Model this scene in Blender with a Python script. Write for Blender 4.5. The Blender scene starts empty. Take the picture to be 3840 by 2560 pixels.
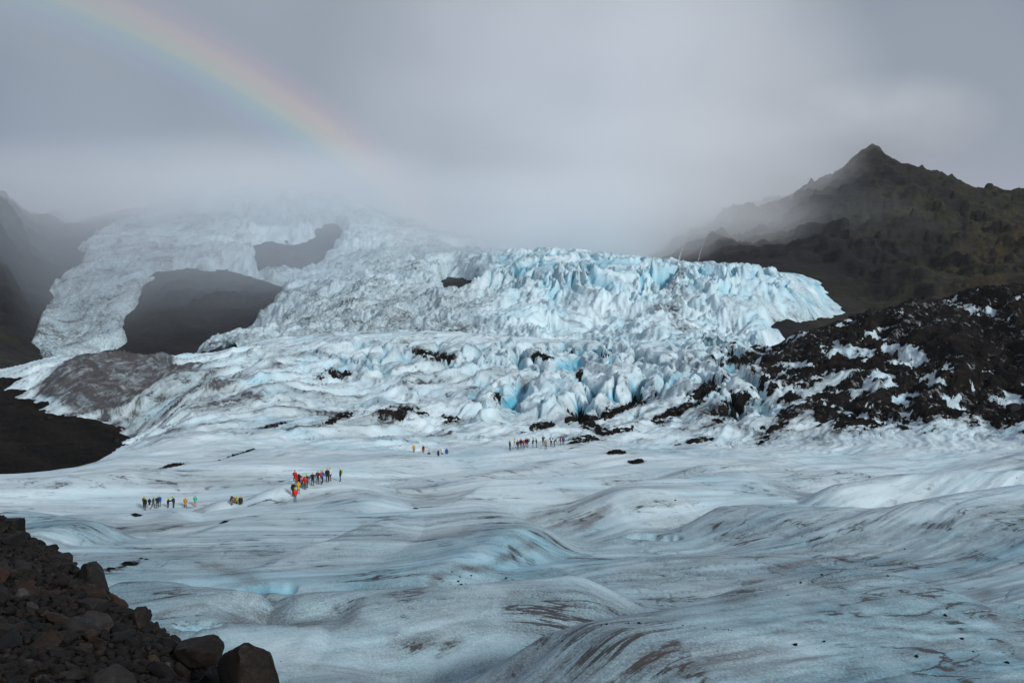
import bpy, bmesh, math, random
import numpy as np
from mathutils import Vector, Matrix, Euler

random.seed(7)
RNG = np.random.default_rng(11)
scene = bpy.context.scene
COL = scene.collection

# ------------------------------------------------------------------ camera
EYE = 12.6                       # eye height above the ice plain (m)
FOC, UC, VH = 3733.0, 1920.0, 1500.0   # focal length in photo pixels, middle column, eye-level row
cam_d = bpy.data.cameras.new("camera")
cam_d.sensor_width = 36.0
cam_d.lens = 35.0
cam_d.shift_y = 220.0 / 3840.0
cam_d.clip_start = 0.2
cam_d.clip_end = 30000.0
cam = bpy.data.objects.new("camera", cam_d)
cam.location = (0, 0, EYE)
cam.rotation_euler = (math.radians(90), 0, 0)
COL.objects.link(cam)
scene.camera = cam

# ------------------------------------------------------------------ light
SUN_AZ, SUN_EL = math.radians(146.0), math.radians(20.0)   # behind the camera to the right (opposite the rainbow's centre)
sun_vec = Vector((math.sin(SUN_AZ) * math.cos(SUN_EL), math.cos(SUN_AZ) * math.cos(SUN_EL), math.sin(SUN_EL)))
sd = bpy.data.lights.new("sun", 'SUN')
sd.energy = 2.0
sd.angle = math.radians(10)
sd.color = (1.0, 0.975, 0.94)
sun = bpy.data.objects.new("sun", sd)
sun.rotation_euler = (-sun_vec).to_track_quat('-Z', 'Y').to_euler()
sun.location = sun_vec * 200
COL.objects.link(sun)

scene.view_settings.view_transform = 'Standard'
scene.view_settings.look = 'None'
scene.view_settings.gamma = 1.0
scene.view_settings.use_curve_mapping = False
scene.view_settings.exposure = 0.58
scene.cycles.use_denoising = True
scene.cycles.max_bounces = 16
scene.cycles.diffuse_bounces = 2
scene.cycles.glossy_bounces = 2
scene.cycles.volume_bounces = 14
scene.cycles.sample_clamp_indirect = 6.0


def build_world():
    w = bpy.data.worlds.new("World")
    scene.world = w
    w.use_nodes = True
    nt = w.node_tree
    nt.nodes.clear()
    N = nt.nodes.new
    L = nt.links.new
    out = N('ShaderNodeOutputWorld')
    sky = N('ShaderNodeTexSky')
    sky.sky_type = 'NISHITA'
    sky.sun_disc = False
    sky.sun_elevation = SUN_EL
    sky.sun_rotation = SUN_AZ
    sky.air_density = 1.0
    sky.dust_density = 2.0
    bg1 = N('ShaderNodeBackground')
    bg1.inputs[1].default_value = 0.05
    L(sky.outputs[0], bg1.inputs[0])
    # overcast: two very soft noise octaves choose between a blue-grey and a lavender-white cloud
    tc = N('ShaderNodeTexCoord')
    no = N('ShaderNodeTexNoise')
    no.inputs['Scale'].default_value = 1.55
    no.inputs['Detail'].default_value = 3.0
    no.inputs['Roughness'].default_value = 0.42
    mp = N('ShaderNodeMapping')
    mp.inputs['Location'].default_value = (5.2, 7.6, -8.0)
    L(tc.outputs['Generated'], mp.inputs[0])
    L(mp.outputs[0], no.inputs['Vector'])
    ramp = N('ShaderNodeValToRGB')
    ramp.color_ramp.interpolation = 'EASE'
    e = ramp.color_ramp.elements
    e[0].position = 0.30
    e[0].color = (0.105, 0.132, 0.200, 1)
    e[1].position = 0.72
    e[1].color = (0.300, 0.292, 0.350, 1)
    m = e.new(0.5)
    m.color = (0.208, 0.238, 0.280, 1)
    L(no.outputs[0], ramp.inputs[0])
    # rainbow: a ring 40 to 43 degrees from the point opposite the sun
    dot = N('ShaderNodeVectorMath')
    dot.operation = 'DOT_PRODUCT'
    dot.inputs[1].default_value = tuple(-sun_vec)
    nrm = N('ShaderNodeVectorMath')
    nrm.operation = 'NORMALIZE'
    L(tc.outputs['Generated'], nrm.inputs[0])
    L(nrm.outputs[0], dot.inputs[0])
    ac = N('ShaderNodeMath')
    ac.operation = 'ARCCOSINE'
    L(dot.outputs['Value'], ac.inputs[0])
    mr = N('ShaderNodeMapRange')
    mr.inputs['From Min'].default_value = math.radians(39.2)
    mr.inputs['From Max'].default_value = math.radians(43.6)
    L(ac.outputs[0], mr.inputs[0])
    rb = N('ShaderNodeValToRGB')
    rb.color_ramp.interpolation = 'EASE'
    el = rb.color_ramp.elements
    el[0].position = 0.0
    el[0].color = (0, 0, 0, 1)
    el[1].position = 1.0
    el[1].color = (0, 0, 0, 1)
    for p, c in ((0.16, (0.006, 0.016, 0.050)), (0.34, (0.012, 0.075, 0.065)), (0.46, (0.110, 0.115, 0.030)),
                 (0.62, (0.170, 0.085, 0.025)), (0.80, (0.080, 0.018, 0.020))):
        x = el.new(p)
        x.color = (*c, 1)
    L(mr.outputs[0], rb.inputs[0])
    add = N('ShaderNodeMix')
    add.data_type = 'RGBA'
    add.blend_type = 'ADD'
    add.inputs[0].default_value = 1.0
    L(ramp.outputs[0], add.inputs[6])
    sep = N('ShaderNodeSeparateXYZ')
    L(nrm.outputs[0], sep.inputs[0])
    rf = N('ShaderNodeMapRange')
    rf.inputs['From Min'].default_value = 0.16
    rf.inputs['From Max'].default_value = 0.40
    rf.inputs['To Min'].default_value = 0.85
    rf.inputs['To Max'].default_value = 0.20
    L(sep.outputs[2], rf.inputs[0])
    rl = N('ShaderNodeMapRange')
    rl.inputs['From Min'].default_value = 0.150
    rl.inputs['From Max'].default_value = 0.185
    L(sep.outputs[2], rl.inputs[0])
    rm = N('ShaderNodeMath')
    rm.operation = 'MULTIPLY'
    L(rf.outputs[0], rm.inputs[0])
    L(rl.outputs[0], rm.inputs[1])
    rs = N('ShaderNodeMix')
    rs.data_type = 'RGBA'
    rs.inputs[6].default_value = (0, 0, 0, 1)
    L(rm.outputs[0], rs.inputs[0])
    L(rb.outputs[0], rs.inputs[7])
    L(rs.outputs[2], add.inputs[7])
    bg2 = N('ShaderNodeBackground')
    bg2.inputs[1].default_value = 1.0
    L(add.outputs[2], bg2.inputs[0])
    mix = N('ShaderNodeMixShader')
    mix.inputs[0].default_value = 0.93
    L(bg1.outputs[0], mix.inputs[1])
    L(bg2.outputs[0], mix.inputs[2])
    L(mix.outputs[0], out.inputs[0])


build_world()

# ------------------------------------------------------------------ numeric helpers
_perm = RNG.permutation(256).astype(np.int32)
_perm = np.concatenate([_perm, _perm])
_ga = RNG.random(256) * 2 * np.pi
_gx, _gy = np.cos(_ga).astype(np.float32), np.sin(_ga).astype(np.float32)


def perlin(x, y, seed=0):
    x = np.asarray(x, np.float32) + np.float32(seed * 17.31)
    y = np.asarray(y, np.float32) + np.float32(seed * 7.77)
    xf, yf = np.floor(x), np.floor(y)
    xi, yi = xf.astype(np.int32) & 255, yf.astype(np.int32) & 255
    x, y = x - xf, y - yf
    a, b = _perm[xi], _perm[(xi + 1) & 255]
    h00, h01, h10, h11 = _perm[a + yi], _perm[a + ((yi + 1) & 255)], _perm[b + yi], _perm[b + ((yi + 1) & 255)]
    u = x * x * x * (x * (x * 6 - 15) + 10)
    v = y * y * y * (y * (y * 6 - 15) + 10)
    n00 = _gx[h00] * x + _gy[h00] * y
    n01 = _gx[h01] * x + _gy[h01] * (y - 1)
    n10 = _gx[h10] * (x - 1) + _gy[h10] * y
    n11 = _gx[h11] * (x - 1) + _gy[h11] * (y - 1)
    n0 = n00 + (n10 - n00) * u
    n1 = n01 + (n11 - n01) * u
    return (n0 + (n1 - n0) * v) * 1.5


def fbm(x, y, octv, seed=0, gain=0.5, lac=2.03):
    s = 0
    a = 1.0
    for i in range(octv):
        s = s + a * perlin(x, y, seed + i * 3)
        x, y, a = x * lac, y * lac, a * gain
    return s


def ridged(x, y, octv, seed=0, gain=0.5, lac=2.07):
    s = 0
    a = 1.0
    for i in range(octv):
        n = 1 - np.abs(perlin(x, y, seed + i * 5))
        s = s + a * n * n
        x, y, a = x * lac, y * lac, a * gain
    return s


def sstep(a, b, x):
    t = np.clip((x - a) / (b - a), 0, 1)
    return t * t * (3 - 2 * t)


def pchip(xk, yk, x):
    """monotone cubic interpolation; yk has the knots on axis 0, x is 1-D"""
    xk = np.asarray(xk, float)
    yk = np.asarray(yk, float)
    h = np.diff(xk)
    sh = (slice(None),) + (None,) * (yk.ndim - 1)
    dl = np.diff(yk, axis=0) / h[sh]
    m = np.zeros_like(yk)
    w1, w2 = (2 * h[1:] + h[:-1])[sh], (h[1:] + 2 * h[:-1])[sh]
    a, b = dl[:-1], dl[1:]
    with np.errstate(divide='ignore', invalid='ignore'):
        mm = (w1 + w2) / (w1 / a + w2 / b)
    m[1:-1] = np.where(a * b > 0, mm, 0)
    m[0], m[-1] = dl[0], dl[-1]
    i = np.clip(np.searchsorted(xk, x) - 1, 0, len(xk) - 2)
    t = np.clip((x - xk[i]) / h[i], 0, 1)[sh]
    hh = h[i][sh]
    return ((1 + 2 * t) * (1 - t) ** 2 * yk[i] + t * (1 - t) ** 2 * hh * m[i]
            + t * t * (3 - 2 * t) * yk[i + 1] + t * t * (t - 1) * hh * m[i + 1])


def sd_poly(px, py, poly):
    """signed distance to a closed outline, positive inside"""
    poly = np.asarray(poly, np.float32)
    d = np.full(px.shape, 1e9, np.float32)
    ins = np.zeros(px.shape, bool)
    n = len(poly)
    for i in range(n):
        ax, ay = poly[i]
        bx, by = poly[(i + 1) % n]
        ex, ey = bx - ax, by - ay
        wx, wy = px - ax, py - ay
        t = np.clip((wx * ex + wy * ey) / (ex * ex + ey * ey + 1e-9), 0, 1)
        d = np.minimum(d, (wx - ex * t) ** 2 + (wy - ey * t) ** 2)
        if abs(ey) > 1e-9:
            c = ((ay > py) != (by > py)) & (px < ex * (py - ay) / ey + ax)
            ins ^= c
    d = np.sqrt(d)
    return np.where(ins, d, -d)


def sd_line(px, py, pts):
    """distance to an open polyline, positive on its far side; also the 0..1 run along it"""
    best = np.full(px.shape, 1e9, np.float32)
    sgn = np.zeros(px.shape, np.float32)
    run = np.zeros(px.shape, np.float32)
    n = len(pts) - 1
    for i in range(n):
        ax, ay = pts[i]
        bx, by = pts[i + 1]
        ex, ey = bx - ax, by - ay
        wx, wy = px - ax, py - ay
        t = np.clip((wx * ex + wy * ey) / (ex * ex + ey * ey + 1e-9), 0, 1)
        dd = (wx - ex * t) ** 2 + (wy - ey * t) ** 2
        near = dd < best
        best = np.where(near, dd, best)
        sgn = np.where(near, np.sign(ex * wy - ey * wx), sgn)
        run = np.where(near, (i + t) / n, run)
    return np.sqrt(best) * sgn, run


def img(u, v, D):
    return ((u - UC) / FOC * D, D, EYE - (v - VH) * D / FOC)


# ------------------------------------------------------------------ object helpers
def link(o, parent=None):
    COL.objects.link(o)
    if parent is not None:
        o.parent = parent
    return o


def mesh_np(name, verts, faces, mat=None, parent=None, smooth=True, attr=None):
    me = bpy.data.meshes.new(name)
    verts = np.asarray(verts, np.float32).reshape(-1, 3)
    faces = np.asarray(faces, np.int32)
    nf, k = faces.shape
    me.vertices.add(len(verts))
    me.vertices.foreach_set('co', verts.ravel())
    me.loops.add(nf * k)
    me.loops.foreach_set('vertex_index', faces.ravel())
    me.polygons.add(nf)
    me.polygons.foreach_set('loop_start', np.arange(nf, dtype=np.int32) * k)
    me.polygons.foreach_set('loop_total', np.full(nf, k, np.int32))
    if smooth:
        me.polygons.foreach_set('use_smooth', np.ones(nf, bool))
    if attr is not None:
        for an, arr in attr.items():
            ca = me.color_attributes.new(an, 'FLOAT_COLOR', 'POINT')
            ca.data.foreach_set('color', np.asarray(arr, np.float32).ravel())
    me.update(calc_edges=True)
    if mat:
        me.materials.append(mat)
    o = bpy.data.objects.new(name, me)
    return link(o, parent)


def grid_faces(nr, nc, keep=None):
    i = np.arange((nr - 1) * (nc - 1))
    r, c = i // (nc - 1), i % (nc - 1)
    a = r * nc + c
    f = np.stack([a, a + 1, a + nc + 1, a + nc], 1)
    if keep is not None:
        k = keep.ravel()
        f = f[k[f].any(1)]
    return f


def compact(verts, faces, *arrs):
    used = np.unique(faces)
    mp = np.full(len(verts), -1, np.int64)
    mp[used] = np.arange(len(used))
    return (verts[used], mp[faces]) + tuple(a[used] for a in arrs)


def tag(o, label=None, cat=None, group=None, kind=None):
    if label:
        o["label"] = label
    if cat:
        o["category"] = cat
    if group:
        o["group"] = group
    if kind:
        o["kind"] = kind
    return o


# ------------------------------------------------------------------ materials
class NT:
    """small node-graph helper"""
    def __init__(self, name):
        self.m = bpy.data.materials.new(name)
        self.m.use_nodes = True
        self.t = self.m.node_tree
        self.t.nodes.clear()
        self.out = self.t.nodes.new('ShaderNodeOutputMaterial')

    def n(self, kind, **kw):
        x = self.t.nodes.new(kind)
        for k, v in kw.items():
            setattr(x, k, v)
        return x

    def l(self, a, b):
        self.t.links.new(a, b)

    def val(self, sock, v):
        if isinstance(v, bpy.types.NodeSocket):
            self.l(v, sock)
        else:
            sock.default_value = v

    def math(self, op, a, b=0.0, c=None, clamp=False):
        x = self.n('ShaderNodeMath', operation=op)
        x.use_clamp = clamp
        self.val(x.inputs[0], a)
        self.val(x.inputs[1], b)
        if c is not None:
            self.val(x.inputs[2], c)
        return x.outputs[0]

    def mix(self, f, a, b, blend='MIX'):
        x = self.n('ShaderNodeMix', data_type='RGBA', blend_type=blend)
        self.val(x.inputs[0], f)
        for s, v in ((x.inputs[6], a), (x.inputs[7], b)):
            if isinstance(v, tuple):
                v = (*v, 1.0)[:4]
            self.val(s, v)
        return x.outputs[2]

    def noise(self, vec, scale, detail=3.0, rough=0.5, dist=0.0):
        x = self.n('ShaderNodeTexNoise')
        x.inputs['Scale'].default_value = scale
        x.inputs['Detail'].default_value = detail
        x.inputs['Roughness'].default_value = rough
        x.inputs['Distortion'].default_value = dist
        if vec is not None:
            self.l(vec, x.inputs['Vector'])
        return x.outputs[0]

    def ramp(self, f, stops, interp='LINEAR'):
        x = self.n('ShaderNodeValToRGB')
        x.color_ramp.interpolation = interp
        e = x.color_ramp.elements
        e[0].position, e[0].color = stops[0][0], (*stops[0][1], 1)
        e[1].position, e[1].color = stops[-1][0], (*stops[-1][1], 1)
        for p, c in stops[1:-1]:
            q = e.new(p)
            q.color = (*c, 1)
        self.val(x.inputs[0], f)
        return x.outputs[0]

    def rng(self, f, a, b, c=0.0, d=1.0):
        x = self.n('ShaderNodeMapRange')
        self.val(x.inputs[0], f)
        for i, q in enumerate((a, b, c, d)):
            x.inputs[i + 1].default_value = q
        return x.outputs[0]

    def bump(self, h, strength, dist):
        x = self.n('ShaderNodeBump')
        x.inputs['Strength'].default_value = strength
        x.inputs['Distance'].default_value = dist
        self.l(h, x.inputs['Height'])
        return x.outputs[0]

    def surf(self, color, rough=0.8, normal=None, spec=0.3):
        p = self.n('ShaderNodeBsdfPrincipled')
        self.val(p.inputs['Base Color'], (*color, 1) if isinstance(color, tuple) else color)
        self.val(p.inputs['Roughness'], rough)
        p.inputs['Specular IOR Level'].default_value = spec
        if normal is not None:
            self.l(normal, p.inputs['Normal'])
        self.l(p.outputs[0], self.out.inputs[0])
        return p

    def coord(self, scale=(1, 1, 1), rot=(0, 0, 0)):
        tc = self.n('ShaderNodeTexCoord')
        mp = self.n('ShaderNodeMapping')
        mp.inputs['Scale'].default_value = scale
        mp.inputs['Rotation'].default_value = rot
        self.l(tc.outputs['Object'], mp.inputs[0])
        return mp.outputs[0]

    def attr(self, name):
        a = self.n('ShaderNodeAttribute', attribute_name=name)
        s = self.n('ShaderNodeSeparateColor')
        self.l(a.outputs['Color'], s.inputs[0])
        return s.outputs[0], s.outputs[1], s.outputs[2]


def ice_material(name, fine, bump_d, white=(0.70, 0.825, 0.868), blue=(0.11, 0.44, 0.60), lines=0.5, grain=1.0, grains=1.0):
    t = NT(name)
    grit, bl, brown = t.attr('mask')  # grit channel also carries painted dimming: near foreground, left of the icefall
    co = t.coord()
    fl = t.n('ShaderNodeAttribute', attribute_name='flow')
    mp = t.n('ShaderNodeMapping')
    mp.inputs['Scale'].default_value = (0.20, 1.0, 1.0)
    t.l(fl.outputs['Vector'], mp.inputs[0])
    st = mp.outputs[0]
    n1 = t.noise(co, fine * grains, 4.0, 0.75)          # grit grains
    n2 = t.noise(st, fine * 0.30, 6.0, 0.66)   # streaks drawn out along the flow
    n3 = t.noise(co, fine * 0.03, 3.0, 0.5)
    n4 = t.noise(co, fine * 0.045, 6.0, 0.66, 0.8)
    n5 = t.noise(st, fine * 0.09, 6.0, 0.6, 0.5)
    tint = t.mix(t.rng(n3, 0.35, 0.65), white, tuple(c * k for c, k in zip(white, (0.88, 0.94, 0.97))))
    c = t.mix(t.math('MULTIPLY', bl, t.rng(n4, 0.3, 0.7, 0.6, 1.4), clamp=True), tint, blue)
    ln = t.math('ABSOLUTE', t.math('SUBTRACT', n5, 0.5))
    ln = t.math('MULTIPLY', t.rng(ln, 0.0, 0.022, 1.0, 0.0), t.rng(n4, 0.48, 0.62, 0.0, lines))
    f = t.math('MULTIPLY', t.math('ADD', t.rng(n1, 0.30, 0.70, 0.60 - 0.5 * grain, 0.60 + 0.8 * grain), t.rng(n2, 0.3, 0.7, -0.22, 0.30)), grit)
    f = t.math('MULTIPLY', f, t.rng(n4, 0.30, 0.70, 0.72, 1.28))
    f = t.math('ADD', f, t.math('MULTIPLY', t.rng(grit, 0.92, 1.0, 0.0, 1.0), t.rng(n4, 0.35, 0.65, 0.05, 0.42)))
    f = t.math('ADD', f, ln, clamp=True)
    gc = t.mix(t.rng(n2, 0.35, 0.65), (0.034, 0.037, 0.041), (0.060, 0.062, 0.066))
    c = t.mix(f, c, gc)
    fb = t.math('MULTIPLY', brown, t.math('ADD', t.rng(n1, 0.3, 0.7, 0.2, 0.9), t.rng(n2, 0.3, 0.7, -0.3, 0.5)), clamp=True)
    c = t.mix(fb, c, (0.075, 0.050, 0.047))
    h = t.math('ADD', t.math('MULTIPLY', n1, 0.5), t.math('MULTIPLY', n2, 1.2))
    nb = t.bump(h, 0.6, bump_d)
    t.surf(c, t.rng(n2, 0.3, 0.7, 0.42, 0.72), nb, 0.35)
    return t.m


def debris_material(name, fine=2.2, bump_d=0.35, base=((0.003, 0.003, 0.003), (0.007, 0.0065, 0.006), (0.020, 0.018, 0.016)), ice=0.0):
    t = NT(name)
    co = t.coord()
    n1 = t.noise(co, fine, 5.0, 0.7)
    n2 = t.noise(co, fine * 0.06, 4.0, 0.6)
    c = t.ramp(n1, [(0.3, base[0]), (0.55, base[1]), (0.78, base[2])])
    c = t.mix(t.rng(n2, 0.45, 0.7, 0.0, 0.8), c, (0.024, 0.019, 0.016))
    if ice:                                    # thin dusty ice showing between the stones, drawn out down the slope
        mp = t.coord(scale=(1.0, 0.30, 0.5), rot=(0, 0, math.radians(23)))
        n3 = t.noise(mp, 0.55, 6.0, 0.72)
        n4 = t.noise(co, 0.05, 3.0, 0.5)
        k = t.math('ADD', n3, t.rng(n4, 0.35, 0.65, -0.07, 0.05))
        c = t.mix(t.rng(k, 0.575, 0.66, 0.0, ice), c, (0.30, 0.34, 0.36))
    t.surf(c, 0.92, t.bump(n1, 1.0, bump_d), 0.06)
    return t.m


M = {}
M['ice'] = ice_material('glacier_ice', 3.2, 0.14, grain=0.50, grains=2.6, lines=0.9)
M['fall_ice'] = ice_material('icefall_ice', 0.55, 0.8, white=(0.71, 0.825, 0.865), blue=(0.11, 0.43, 0.58), lines=0.6)
M['debris'] = debris_material('black_debris', ice=0.75)
M['moraine'] = debris_material('moraine_gravel', 1.1, 0.7, ((0.003, 0.003, 0.003), (0.008, 0.0076, 0.007), (0.026, 0.024, 0.021)))


def mountain_material():
    t = NT('basalt_and_moss')
    moss, dry, scree = t.attr('mask')
    co = t.coord()
    co2 = t.coord(scale=(1, 1, 5.5))
    n1 = t.noise(co, 0.06, 7.0, 0.66)
    n2 = t.noise(co2, 0.02, 6.0, 0.62)
    n3 = t.noise(co, 0.35, 4.0, 0.6)
    c = t.ramp(n2, [(0.30, (0.007, 0.007, 0.0085)), (0.5, (0.012, 0.0118, 0.0135)), (0.72, (0.025, 0.024, 0.026))])
    c = t.mix(t.math('MULTIPLY', scree, t.rng(n3, 0.3, 0.7, 0.1, 0.8)), c, (0.036, 0.032, 0.034))
    mf = t.math('MULTIPLY', moss, t.rng(n1, 0.38, 0.62), clamp=True)
    c = t.mix(mf, c, t.mix(t.rng(n3, 0.35, 0.7), (0.026, 0.028, 0.009), (0.060, 0.058, 0.016)))
    c = t.mix(t.math('MULTIPLY', dry, t.rng(n1, 0.4, 0.65, 0.0, 0.9), clamp=True), c, (0.055, 0.040, 0.018))
    t.surf(c, 0.92, t.bump(t.math('ADD', n1, n2), 0.9, 7.0), 0.15)
    return t.m


M['mountain'] = mountain_material()

# ------------------------------------------------------------------ glacier: base surface fitted in plan
UK = np.array([-420, 0, 250, 500, 750, 1000, 1300, 1600, 1920, 2250, 2600, 2900, 3150, 3400, 3600, 3840, 4260], float)
TAB = {   # distance : rows of the photograph that the ice surface at that distance shows at, per column
    180: [1800, 1800, 1762, 1712, 1728, 1722, 1716, 1704, 1694, 1692, 1706, 1722, 1724, 1716, 1708, 1700, 1690],
    230: [1900, 1880, 1830, 1690, 1620, 1630, 1650, 1666, 1654, 1648, 1656, 1650, 1642, 1618, 1598, 1588, 1570],
    270: [1850, 1830, 1760, 1700, 1548, 1545, 1570, 1600, 1605, 1598, 1590, 1570, 1560, 1545, 1520, 1500, 1480],
    320: [1740, 1700, 1610, 1600, 1480, 1440, 1486, 1510, 1532, 1522, 1500, 1465, 1440, 1400, 1370, 1350, 1330],
    370: [1640, 1590, 1490, 1470, 1422, 1370, 1390, 1412, 1432, 1424, 1415, 1375, 1320, 1260, 1220, 1200, 1190],
    420: [1500, 1450, 1395, 1382, 1364, 1325, 1308, 1322, 1345, 1352, 1358, 1312, 1240, 1160, 1112, 1108, 1100],
    460: [1440, 1410, 1362, 1352, 1344, 1298, 1268, 1270, 1292, 1310, 1330, 1300, 1230, 1165, 1125, 1115, 1100],
    500: [1420, 1395, 1348, 1345, 1338, 1284, 1254, 1252, 1266, 1286, 1318, 1312, 1270, 1215, 1190, 1180, 1160],
    560: [1420, 1398, 1358, 1358, 1350, 1300, 1268, 1266, 1282, 1302, 1335, 1350, 1330, 1300, 1290, 1290, 1290],
    640: [1430, 1420, 1400, 1400, 1395, 1370, 1350, 1350, 1350, 1360, 1380, 1400, 1400, 1400, 1400, 1400, 1400],
}
NU, ND = 1000, 760
U1 = np.linspace(-420, 4260, NU)
D1 = np.exp(np.linspace(math.log(33.0), math.log(640.0), ND))
rows_d = [33, 60, 90, 124, 150] + sorted(TAB)
zt = []
for D in rows_d:
    if D in TAB:
        zt.append(EYE - (np.array(TAB[D], float) - VH) * D / FOC)
    else:
        zt.append(np.interp(UK, [0, 600, 1000, 2400, 3000, 3840], {33: [0.6] * 6, 60: [0.2, 0.1, 0, 0.1, 0.3, 0.6], 90: [-0.2, -0.3, 0, 0.1, 0.4, 0.9],
                  124: [-1.2, -1.3, -0.3, 0.2, 0.5, 1.0], 150: [-0.6, -0.6, 0.2, 1.0, 1.3, 1.8]}[D]))
zt = np.array(zt)
zt = pchip(UK, zt.T, U1).T
ZB = pchip(np.log(rows_d), zt, np.log(D1))
GU, GD = np.meshgrid(U1, D1)
GX = ((GU - UC) / FOC * GD).astype(np.float32)
GY = GD.astype(np.float32)
Z = ZB.astype(np.float32)
GV = (VH + FOC * (EYE - Z) / GD).astype(np.float32)
GUf = GU.astype(np.float32)

# flow coordinates of the near ice: bands run along x on the left and swing away up-glacier on the right
warp = fbm(GX / 45, GY / 45, 2, 3)
flow = 0.10 * GX + 0.62 * 13 * np.log1p(np.exp(np.clip((GX - 3) / 13, -30, 30)))
Q = GY - flow + 5.0 * warp
P = GX + 0.45 * GY + 8.0 * fbm(GX / 60, GY / 60, 2, 9)
near = 1 - sstep(150, 215, GY)
mid = sstep(160, 240, GY)

ice_amp = 0.50 + 0.50 * sstep(65, 140, GY)
Z += near * ice_amp * (2.0 * fbm(P / 85, Q / 21, 3, 21, 0.40) + 0.26 * fbm(P / 26, Q / 6.0, 3, 25, 0.5))
Z += near * (0.07 * fbm(P / 9, Q / 1.4, 3, 31) + 0.012 * fbm(GX / 0.8, GY / 0.8, 2, 35))

# long swells of the near ice, traced in plan: (points as photo columns/rows on the ice plain, height, near width, far width)
SWELLS = [
    ([(1480, 2418), (1820, 2415), (2160, 2403), (2400, 2358), (2549, 2319), (2730, 2268), (2880, 2220), (3037, 2176), (3300, 2110)], 1.7, 10, 2.8),
    ([(2700, 2352), (3072, 2328), (3350, 2350), (3840, 2345), (4100, 2350)], 0.45, 3.0, 1.2),
    ([(800, 2240), (1106, 2246), (1412, 2232), (1820, 2206), (2100, 2185), (2400, 2160)], 0.85, 6, 2.4),
    ([(700, 2352), (1000, 2356), (1174, 2356), (1300, 2372)], 0.50, 3.5, 1.2),
    ([(330, 2205), (561, 2207), (702, 2229), (1100, 2252)], 0.95, 6, 2.2),
    ([(1330, 1958), (1480, 1938), (1650, 1931), (1820, 1943), (2092, 2011)], 1.25, 12, 6),
    ([(2200, 1868), (2409, 1832), (2758, 1792), (3000, 1778)], 1.3, 10, 6),
    ([(2500, 1925), (2723, 1894), (3037, 1901), (3385, 1899), (3595, 1870), (3840, 1864), (4100, 1850)], 1.5, 10, 4),
    ([(2960, 1840), (3246, 1810), (3560, 1806), (3840, 1815), (4100, 1815)], 1.2, 7, 4),
    ([(-200, 1950), (60, 1935), (260, 1940), (420, 1985)], 0.9, 9, 4),
    ([(-100, 1880), (240, 1860), (560, 1850), (800, 1865)], 0.8, 9, 4),
    ([(900, 1838), (1130, 1816), (1330, 1836), (1500, 1880)], 0.7, 8, 5),
]
trough = np.zeros_like(Z)
rise, sunk = np.zeros_like(Z), np.zeros_like(Z)
for pts, hh, wn, wf in SWELLS:
    hh = hh * 1.9
    w = [((u - UC) / FOC * D, D) for u, v in pts for D in (FOC * (EYE - 0.8 * hh) / (v - VH),)]
    d, run = sd_line(GX + 1.2 * warp, GY + 0.8 * warp, w)
    cx_, cy_ = w[-1][0] - w[0][0], w[-1][1] - w[0][1]
    run = ((GX - w[0][0]) * cx_ + (GY - w[0][1]) * cy_) / (cx_ ** 2 + cy_ ** 2)
    ends = sstep(0, 0.2, run) * (1 - sstep(0.8, 1, run))
    rise = np.maximum(rise, hh * ends * np.where(d < 0, np.exp(-(d / wn) ** 2), np.exp(-(d / wf) ** 2)))
    sunk = np.maximum(sunk, 0.75 * hh * ends * np.exp(-((d - 2.2 * wf) / (1.3 * wf)) ** 2))
    trough = np.maximum(trough, ends * np.exp(-((d - 2.0 * wf) / (1.2 * wf)) ** 2))
Z += rise - sunk

# rougher ice further up: spines that run up-glacier, then hummocks
xs, ys = GX + 6 * fbm(GX / 30, GY / 30, 2, 41), GY + 6 * fbm(GX / 30, GY / 30, 2, 43)
sp1 = ridged((xs - 0.42 * ys) / 30, ys / 110, 3, 45, 0.34)
crestline = 1 - np.abs(perlin((xs - 0.42 * ys) / 30, ys / 110, 45))
sp2 = ridged((xs - 0.42 * ys) / 10, ys / 46, 3, 49, 0.5)
hum = ridged(xs / 26, ys / 17, 3, 53, 0.45)
amp = mid * (0.62 + 0.38 * sstep(230, 300, GY)) * (1 - 0.62 * sstep(415, 480, GY)) * (1 - 0.5 * sstep(1850, 2050, GUf) * sstep(2850, 2650, GUf) * sstep(300, 330, GY))
Z += amp * (5.4 * (sp1 - 0.75) + 1.5 * (sp2 - 0.75) + 1.1 * (hum - 0.75))
Z += mid * (0.28 * fbm(xs / 3.0, ys / 3.5, 4, 57, 0.6) + 0.55 * (ridged((xs - 0.45 * ys) / 5.5, ys / 24, 3, 59, 0.55) - 0.8))

# crevassed step in the middle
cz = sstep(1650, 1950, GUf) * (1 - sstep(2700, 2950, GUf)) * sstep(1275, 1330, GV) * (1 - sstep(1500, 1620, GV))
cz = np.maximum(cz, 0.45 * sstep(1000, 1300, GUf) * (1 - sstep(1650, 1950, GUf)) * sstep(1265, 1300, GV) * (1 - sstep(1380, 1480, GV)))
c1 = np.abs(perlin((xs - 0.12 * ys) / 18, ys / 120, 61))
c2 = np.abs(perlin((xs + 0.22 * ys) / 10, ys / 60, 63))
c3 = np.abs(perlin((xs - 0.3 * ys) / 6.5, ys / 30, 65))
crk = np.maximum(1 - sstep(0.02, 0.17, c1), 0.75 * (1 - sstep(0.01, 0.11, c2))) * sstep(-0.45, 0.1, fbm(xs / 40, ys / 30, 2, 69))
Z += cz * (3.6 * sstep(0, 0.5, c1) + 1.8 * sstep(0, 0.5, c2) + 1.2 * sstep(0, 0.45, c3) - 2.6 - 7.0 * crk + 1.5 * (ridged(xs / 7, ys / 26, 4, 67, 0.6) - 0.8))

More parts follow.
